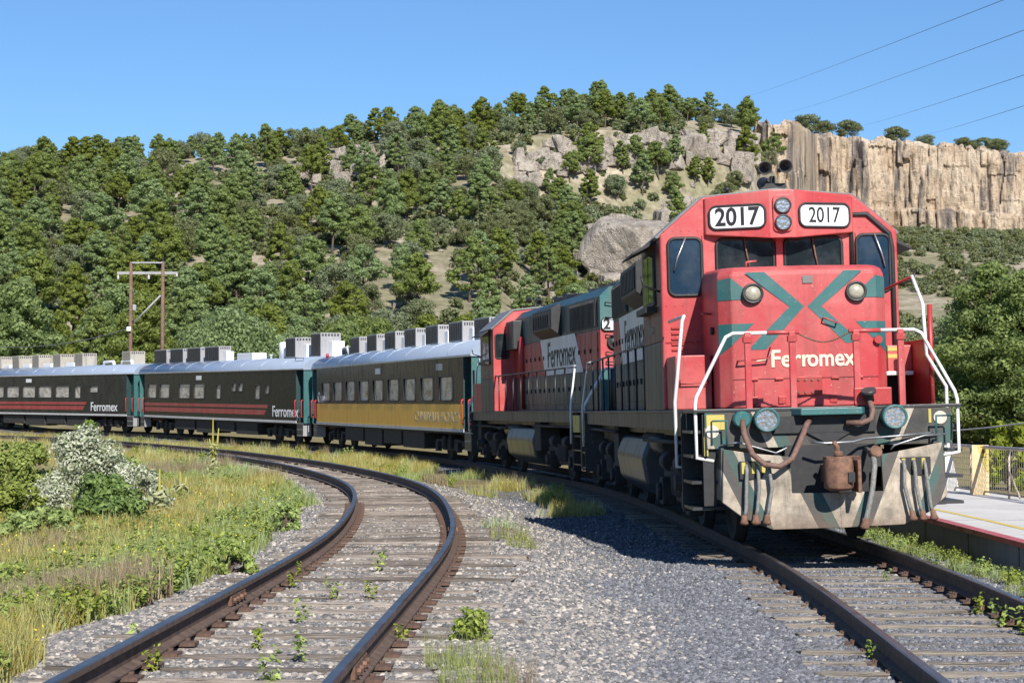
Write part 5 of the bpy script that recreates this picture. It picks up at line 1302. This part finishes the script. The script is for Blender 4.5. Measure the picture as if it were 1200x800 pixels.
GP = [blades(20 + i, 40, .18, .46, .18, .009, MAT['grass_p']) for i in range(3)]; WD = [leafy(30 + i, 9, .34, .036, MAT['weed'], 34, .2) for i in range(4)]
X, Y = spread(62000, 10.5, 130); X = np.where(rs.rand(len(X)) < .0, X, X)
dA, sA = dist_to(CA, X, Y); dB, sB = dist_to(CB, X, Y); Z = height(X, Y)
left = (sA < -1.55 - .7 * vnoise(X * .8, Y * .5) + (Y > 60) * .4) & (X > -46)
mid = (sA > 2.0) & (sB < -1.75) & (Y > 33) & (vnoise(X * .9 + 7, Y * .4) > .62 - .5 * sstep(38, 60, Y))
m = (left | mid); X, Y, Z, sA = X[m], Y[m], Z[m], sA[m]; mid = mid[m]
yl = vnoise(X * .28 + 3, Y * .16 + 1) + .35 * np.exp(-(((X + 6.0) / 3) ** 2 + ((Y - 31) / 14) ** 2)) + .25 * (Y > 62); gr = vnoise(X * .5 + 31, Y * .3 + 11); nearA = (sA > -3.6) & (Y < 34)
q = rs.rand(len(X)); kind = np.where((q < .06) | (nearA & (gr > .6) & (q < .4)), 3, np.where(yl + .3 * (q - .5) > .58, 0, np.where(gr > .74, 2, 1)))
grow = np.clip(np.interp(Y, [10, 30, 60, 110], [.8, 1.0, 1.15, 1.4]), .5, 2) * rs.uniform(.7, 1.3, len(X)) * np.where(mid, .8, 1)
for kk, nm, pr, lab in ((0, 'dry_grass', GY, 'yellow dry grass on the bank left of the siding'), (1, 'green_grass', GG, 'green grass on the bank left of the siding'), (2, 'seed_grass', GP, 'brownish seeding grass on the bank left of the siding'), (3, 'leafy_weeds', WD, 'low bright green leafy weeds along the siding')):
    s = kind == kk; scatter(nm, np.stack([X, Y, Z], -1)[s], grow[s], pr, .15, lab, 'weeds' if kk == 3 else 'grass', 20 + kk)
FL = [leafy(60 + i, 4, .40, .022, plain('yellow_petals', (.80, .62, .05), .6, 0, .1), 5, .16, 1.0) for i in range(3)]
s = (rs.rand(len(X)) < .05) & (Y < 60); scatter('wildflowers', np.stack([X, Y, Z], -1)[s], grow[s], FL, .1, 'tiny yellow wildflowers dotted through the bank grass', 'flowers', 29)
# scrub on the slope below the cliff and between the hillside trees
SC = [make_tree(600 + i, 'oak', 1.6, 2.4, 22, 26, .26, -.1)[0] for i in range(4)]
for c in SC: c.materials.clear(); c.materials.append(MAT['scrub'])
n = 6500; px = np.concatenate([rs.uniform(-40, 1000, 4600), rs.uniform(1000, 1260, 1900)]); D = np.where(px > 930, rs.uniform(215, 468, n), rs.uniform(150, 375, n)); X = (px - 600) / 2160 * D
nz = vnoise(X / 14, D / 14); k = (nz > np.where(px > 990, .22, .30)) & (D < np.interp(px, _px, _Dr)) & ~((px > 800) & (px < 1000) & (D < 400)); X, D = X[k], D[k]
scatter('scrub', np.stack([X, D, height(X, D) - .1], -1), rs.uniform(.4, 1.25, len(X)), SC, .1, 'low grey green scrub dotted over the slopes', 'scrub', 31)

# ------------------------------------------------------------------ single plants
def shrub(name, label, px, Y, w, h, leaf, mat, n, seed, elong=1.8, stems=7, dz=0.0):
    X = (px - 600) / 2160 * Y; rg = np.random.RandomState(seed); e = empty(name, (X, Y, h1(X, Y) + dz)); tag(e, label, 'shrub'); cent = []; rad = []
    for i in range(40):
        z = rg.uniform(.1, 1); a = rg.uniform(0, 6.283); q = math.sqrt(max(.05, 1 - (z - .25) ** 2 * 1.5)) * math.sqrt(rg.uniform(.1, 1)); cent.append((w * .42 * q * math.cos(a), w * .42 * q * math.sin(a), h * .9 * z)); rad.append(min(w, h * 1.3) * rg.uniform(.07, .17))
    v, f = clump_leaves(cent, rad, n / 40, leaf, rg, .9, .3, elong); link('crown', raw_mesh('crown', v, f, mat), e)
    tb = MB()
    for c in cent[::max(1, 40 // stems)]: tb.tube([(rg.normal(0, .06), rg.normal(0, .06), -.1), (c[0] * .4, c[1] * .4, c[2] * .5), c], [.022, .015, .006], 5)
    tb.build('stem', MAT['bark'], e); return e
shrub('silver_shrub', 'large silvery white leaved shrub on the left bank', 106, 33.0, 2.0, 1.62, .042, MAT['shrub_white'], 13000, 1)
shrub('silver_shrub', 'lower right half of the silvery shrub growth, dipping towards the yellow grass', 158, 31.5, 1.25, 1.05, .042, MAT['shrub_white'], 6000, 2)
shrub('silver_shrub', 'small silvery sprig at the lower left of the large shrub', 68, 31.0, .9, .75, .042, MAT['shrub_white'], 2800, 3)
shrub('green_shrub', 'dark green bush in front of the silvery shrub', 128, 28.5, 1.35, .92, .055, MAT['shrub_green'], 5200, 4)
shrub('green_shrub', 'large green bush at the left edge behind the pale stones', 22, 40.0, 2.0, 1.35, .06, MAT['shrub_lime'], 6500, 5)
shrub('green_shrub', 'light green bush at the left edge below the pale stones', 18, 29.0, 1.3, .85, .05, MAT['shrub_lime'], 5000, 6)
shrub('green_shrub', 'leafy light green bush low at the left edge', 50, 25.0, 1.5, .60, .05, MAT['shrub_lime'], 5000, 7)
shrub('green_shrub', 'round lime green bush behind the silvery shrub', 146, 46.0, 1.15, .85, .09, MAT['shrub_lime'], 1600, 8)
shrub('sapling', 'small upright green sapling poking up behind the silvery shrub', 101, 40.0, .75, 1.9, .12, MAT['shrub_green'], 700, 9)
shrub('green_shrub', 'bright green weed bush at the right end of the siding ties', 553, 13.6, .36, .26, .028, MAT['weed'], 600, 10)
shrub('green_shrub', 'leafy bush crowding the siding ballast at left', 265, 19.4, .8, .36, .032, MAT['weed'], 2200, 11)
shrub('green_shrub', 'green bush on the ballast shoulder farther up the siding', 335, 26.5, .5, .42, .035, MAT['weed'], 1300, 13)
shrub('young_conifer', 'young yellow green conifer behind the platform fence', 1183, 45, 1.5, 1.75, .10, MAT['young'], 1800, 14, 2.6)
for px, Y, s, lab in ((598, 24.5, .5, 'grassy tuft on the gravel between the tracks'), (585, 27.0, .45, 'taller grass tuft on the gravel nearer the coaches'), (612, 23.3, .35, 'short green tuft at the front of the gravel patch')):
    X = (px - 600) / 2160 * Y; o = link('grass_tuft', blades(int(px), 120, .18, .46, .45, .012, MAT['grass_g'])); o.location = (X, Y, h1(X, Y)); o.scale = (s * 1.4, s * 1.4, s * 1.2); tag(o, lab, 'grass')
for px, Y, s, lab in ((560, 11.3, .62, 'wispy tan grass tuft at the bottom between the tracks'), (540, 12.2, .6, 'wispy tan grass tuft beside the siding tie ends'), (590, 11.6, .5, 'wispy tan grass tuft nearest the grey gravel')):
    X = (px - 600) / 2160 * Y; o = link('grass_tuft', blades(int(px), 260, .15, .5, .42, .006, MAT['grass_g' if px < 590 else 'grass_p'], .6)); o.location = (X, Y, h1(X, Y)); o.scale = (s, s, s); tag(o, lab, 'grass')
def mullein(px, Y, H, spikes, label):
    X = (px - 600) / 2160 * Y; e = empty('mullein_plant', (X, Y, h1(X, Y))); tag(e, label, 'plant'); rg = np.random.RandomState(int(px)); P = []; N = []; n = 70
    for i in range(n):
        t = (i / n) ** 1.3 * .62; a = i * 2.4; r = .42 * (1 - t * 1.2) * rg.uniform(.3, 1); P.append((r * math.cos(a), r * math.sin(a), H * t + .05)); q = np.array([math.cos(a) * .5, math.sin(a) * .5, .8]) + rg.normal(0, .2, 3); N.append(q / np.linalg.norm(q))
    v, f = leaf_quads(np.array(P), np.array(N), .085, rg, 2.8); link('leaves', raw_mesh('leaves', v, f, MAT['mullein']), e)
    for i in range(spikes):
        a = rg.uniform(0, 6.28); m = MB(); r = .12 * (i > 0); hh = H * (1 - .16 * i); m.tube([(0, 0, H * .3), (r * math.cos(a), r * math.sin(a), H * .6), (r * math.cos(a) * 1.3, r * math.sin(a), hh)], [.022, .03, .012], 7); m.build('flower_spike', MAT['spike'], e)
mullein(250, 50, 1.75, 3, 'tall mullein plant with yellow flower spikes in the grass by the siding curve')
mullein(188, 30.5, .95, 1, 'pale mullein plant at the right foot of the silvery shrub')
mullein(212, 37, .7, 2, 'short mullein plant in the yellow grass')
# weeds between and beside the rails
WS = [leafy(80 + i, 4, .26, .035, MAT['weed'], 14, .08) for i in range(4)]
for i, (px, Y) in enumerate(((352, 14.6), (357, 12.4), (392, 16.6), (436, 16.6), (345, 17.6), (300, 13.0), (318, 11.4), (472, 13.4), (170, 12.6), (180, 11.9), (350, 19.2), (445, 19.5), (1037, 19.8), (1142, 16.6), (1172, 15.6), (1020, 13.6), (1195, 15.0))):
    X = (px - 600) / 2160 * Y; o = link('weed', WS[i % 4]); s = .55 + .5 * rt.random(); o.location = (X, Y, h1(X, Y) + .02); o.scale = (s, s, s); o.rotation_euler = (0, 0, rt.uniform(0, 6))
    a = px > 900; tag(o, 'small green weed sprouting beside the right hand track rail' if a else 'small green weed sprouting among the siding ties', 'weed', 'weeds along the right track' if a else 'weeds in the siding')
# weeds along the platform foot
X = rs.uniform(5.0, 5.6, 130); Y = rs.uniform(14, 30, 130); X = X + np.interp(Y, [14, 20, 30], [-.12, 0, .1])
scatter('platform_weeds', np.stack([X, Y, height(X, Y)], -1), rs.uniform(.3, .65, 130), WD + GG, .2, 'low weeds growing along the foot of the platform wall', 'weeds', 41)

# ------------------------------------------------------------------ platform, fence, poles, wires
def concrete(name, col, st=.3):
    t = NT(name); co = t.coord(); n1 = t.noise(co, 1.2, 7, .68); n2 = t.noise(co, 25, 4, .6)
    c = t.ramp(n1, [(.3, tuple(q * .78 for q in col)), (.65, col)]); c = t.mix(t.ramp(n2, [(.5, 0), (.8, st)]), c, tuple(q * .5 for q in col))
    s = t.ramp(t.noise(co, 3, 5, .7, (2, 2, .3)), [(.5, 0), (.75, st)]); c = t.mix(s, c, (.10, .095, .09)); t.set(Base_Color=c, Roughness=.85); t.bump(n2, .25, .01); return t.m
MAT['slab'] = concrete('platform_concrete', (.62, .60, .57), .12); MAT['wall'] = concrete('platform_wall', (.26, .25, .24), .5)
MAT['edge_red'] = paint('edge_red', (.50, .07, .06), dirt=.5, fade=.4); MAT['line_yellow'] = paint('line_yellow', (.72, .52, .06), dirt=.25)
MAT['galv'] = plain('galvanised_pipe', (.40, .36, .33), .5, .4, .3, 6); MAT['fence_paint'] = plain('fence_post_paint', (.52, .42, .33), .6, 0, .25, 6)
ey = np.array([2, 8, 14, 20.5, 25, 30, 36, 44]); ex = np.array([5.25, 5.45, 5.6, 5.70, 5.74, 5.66, 5.40, 4.9])
def strip(x0, x1, z0, z1):
    n = len(ey); v = []
    for i in range(n): v += [(ex[i] + x0, ey[i], z0), (ex[i] + x1, ey[i], z0), (ex[i] + x1, ey[i], z1), (ex[i] + x0, ey[i], z1)]
    f = [(4 * i + a, 4 * i + b, 4 * i + 4 + b, 4 * i + 4 + a) for i in range(n - 1) for a, b in ((0, 1), (1, 2), (2, 3), (3, 0))] + [(0, 1, 2, 3), (4 * n - 4, 4 * n - 3, 4 * n - 2, 4 * n - 1)]
    return MB().add(v, f)
pf = empty('platform', (0, 0, 0)); tag(pf, 'low concrete station platform on the right with red edge and yellow line', 'platform', kind='structure')
strip(.06, 3.4, -.6, .155).build('slab', MAT['slab'], pf); strip(0, .058, -.6, .10).build('edge_wall', MAT['wall'], pf)
strip(-.02, .14, .101, .162).build('red_edging', MAT['edge_red'], pf); strip(.62, .72, .150, .160).build('yellow_line', MAT['line_yellow'], pf)
for yq in np.arange(4, 43, 3.0):
    xq = float(np.interp(yq, ey, ex)); MB().box(xq + .15, xq + 3.35, yq - .008, yq + .008, .14, .158).build('slab_joint', MAT['wall'], pf)
for yq in np.arange(4, 43, 2.4):
    xq = float(np.interp(yq, ey, ex)); MB().box(xq - .006, xq + .02, yq - .012, yq + .012, -.3, .095).build('wall_joint', MAT['black'], pf)
fn = empty('platform_fence', (0, 0, 0)); tag(fn, 'low pipe and wire mesh fence along the back of the platform', 'fence')
fx = lambda y: float(np.interp(y, ey, ex)) + 2.82
fy = np.arange(22.5, 42, 2.2); zt0, zb0 = 1.0, .22
MB().tube([(fx(y), y, zt0) for y in np.arange(22, 43, 1.0)], .032, 8).build('top_rail', MAT['galv'], fn); MB().tube([(fx(y), y, zb0) for y in np.arange(22, 43, 1.0)], .018, 6).build('bottom_rail', MAT['galv'], fn)
for y in fy:
    MB().tube([(fx(y), y, .15), (fx(y), y, zt0)], .022, 8).build('post', MAT['fence_paint'], fn); MB().tube([(fx(y), y, .62), (fx(y + .55), y - .75, .2)], .018, 6).build('brace', MAT['fence_paint'], fn)
wm = MB(); yq = 22.2
while yq < 42.5: wm.tube([(fx(yq) + .03, yq, .22), (fx(yq) + .03, yq, .98)], .0035, 3, smooth=False); yq += .12
for z in np.arange(.28, .98, .1): wm.tube([(fx(y) + .03, y, z) for y in np.arange(22.2, 42.6, 1.0)], .0035, 3, smooth=False)
wm.build('wire_mesh', MAT['galv'], fn)
y = 32.7; sg = empty('notice_panel', (fx(y) - .07, y, .16)); tag(sg, 'narrow yellow and beige notice panel hung on the platform fence', 'sign')
MB().box(-.15, .15, -.012, .012, .0, .88).build('board', plain('beige_board', (.58, .45, .25), .6, 0, .15), sg, .004)
MB().add([(-.05, -.016, .87), (.148, -.016, .87), (.148, -.016, .36), (.06, -.016, .50)], [(0, 1, 2, 3)]).build('yellow_field', MAT['yellow'], sg)
MB().lathe((.05, -.017, .76), (0, -1, 0), [(0, .035), (.003, .035)], 12).build('emblem', plain('brown_print', (.18, .07, .03), .6), sg)
for z in (.84, .66): MB().box(0, .11, -.02, -.017, z, z + .012).build('print_line', MAT['rust'], sg)
y = 34.6; MB().prism([(-.18, .14), (-.18, 1.0), (.02, 1.0), (.20, .14)], 'y', -.1, .1).build('x', MAT['slab']).name = 'concrete_pier'
pr = bpy.data.objects['concrete_pier']; pr.location = (fx(y) - .12, y, 0); tag(pr, 'white tapering concrete pier at the fence end beside the locomotive', 'pier')

pole = empty('utility_pole', ((171 - 600) / 2160 * 131, 131, h1((171 - 600) / 2160 * 131, 131))); tag(pole, 'wooden H frame utility pole with two crossarms behind the coaches', 'utility pole')
WOOD = plain('pole_wood', (.16, .095, .07), .85, 0, .35, 4); s = 131 / 2160; zz = lambda py: (484 - py) * s + 1.6 - pole.location.z
for px in (152.5, 190): MB().tube([((px - 171) * s, 0, -1), ((px - 171) * s, 0, zz(306))], [.17, .11], 10).build('pole', WOOD, pole)
MB().box((154 - 171) * s, (190 - 171) * s, -.16, -.04, zz(308.5), zz(306.8)).build('crossarm', MAT['ac_grey'], pole); MB().box((136 - 171) * s, (207 - 171) * s, .05, .2, zz(321), zz(318)).build('crossarm', MAT['ac_grey'], pole)
MB().tube([((157 - 171) * s, -.14, zz(378)), ((188 - 171) * s, -.14, zz(346))], .07, 6).build('brace', MAT['ac_grey'], pole)
for px, py in ((137, 327), (173, 327), (206, 324)): MB().lathe(((px - 171) * s, .12, zz(py)), (0, 0, 1), [(0, .05), (.05, .10), (.12, .06), (.18, .10), (.26, .05), (.36, .03)], 10).build('insulator', MAT['sill'], pole)
MB().box((156 - 171) * s, (160 - 171) * s, -.4, -.15, zz(364), zz(357)).build('transformer', MAT['ac_grey'], pole, .03); MB().box((149 - 171) * s, (154 - 171) * s, -.35, -.18, zz(388), zz(383)).build('meter_box', MAT['ac_white'], pole, .02)
def wire(label, a, b, sag, r=.022, group=None, name='overhead_wire', mat='wire'):
    A = Vector(((a[0] - 600) / 2160 * a[2], a[2], (484 - a[1]) / 2160 * a[2] + 1.6)); B = Vector(((b[0] - 600) / 2160 * b[2], b[2], (484 - b[1]) / 2160 * b[2] + 1.6)); n = 40
    m = MB().tube([A.lerp(B, i / n) - Vector((0, 0, sag * 4 * (i / n) * (1 - i / n))) for i in range(n + 1)], r, 5); return tag(m.build(name, MAT[mat]), label, 'wire', group)
for i, (a, b, lab) in enumerate((((1215, -17, 62), (868, 114, 470), 'topmost faint overhead wire crossing the sky'), ((1260, 12, 60), (926, 130, 470), 'overhead wire second from the top, ending left of the cliff'), ((1260, 67, 60), (1005, 147, 480), 'overhead wire third from the top, above the cliff'), ((1260, 104, 60), (1080, 157, 480), 'lowest overhead wire, above the right of the cliff'))):
    wire(lab, a, b, .3, .012, 'overhead wires in the sky')
wire('pale cable strung low behind the platform fence', (1100, 505, 48), (1240, 489, 40), .05, .02, name='low_cable', mat='sill')
wire('thin slack cable running left from the utility pole', (152, 384, 131), (-60, 400, 125), .8, .03, name='pole_cable')
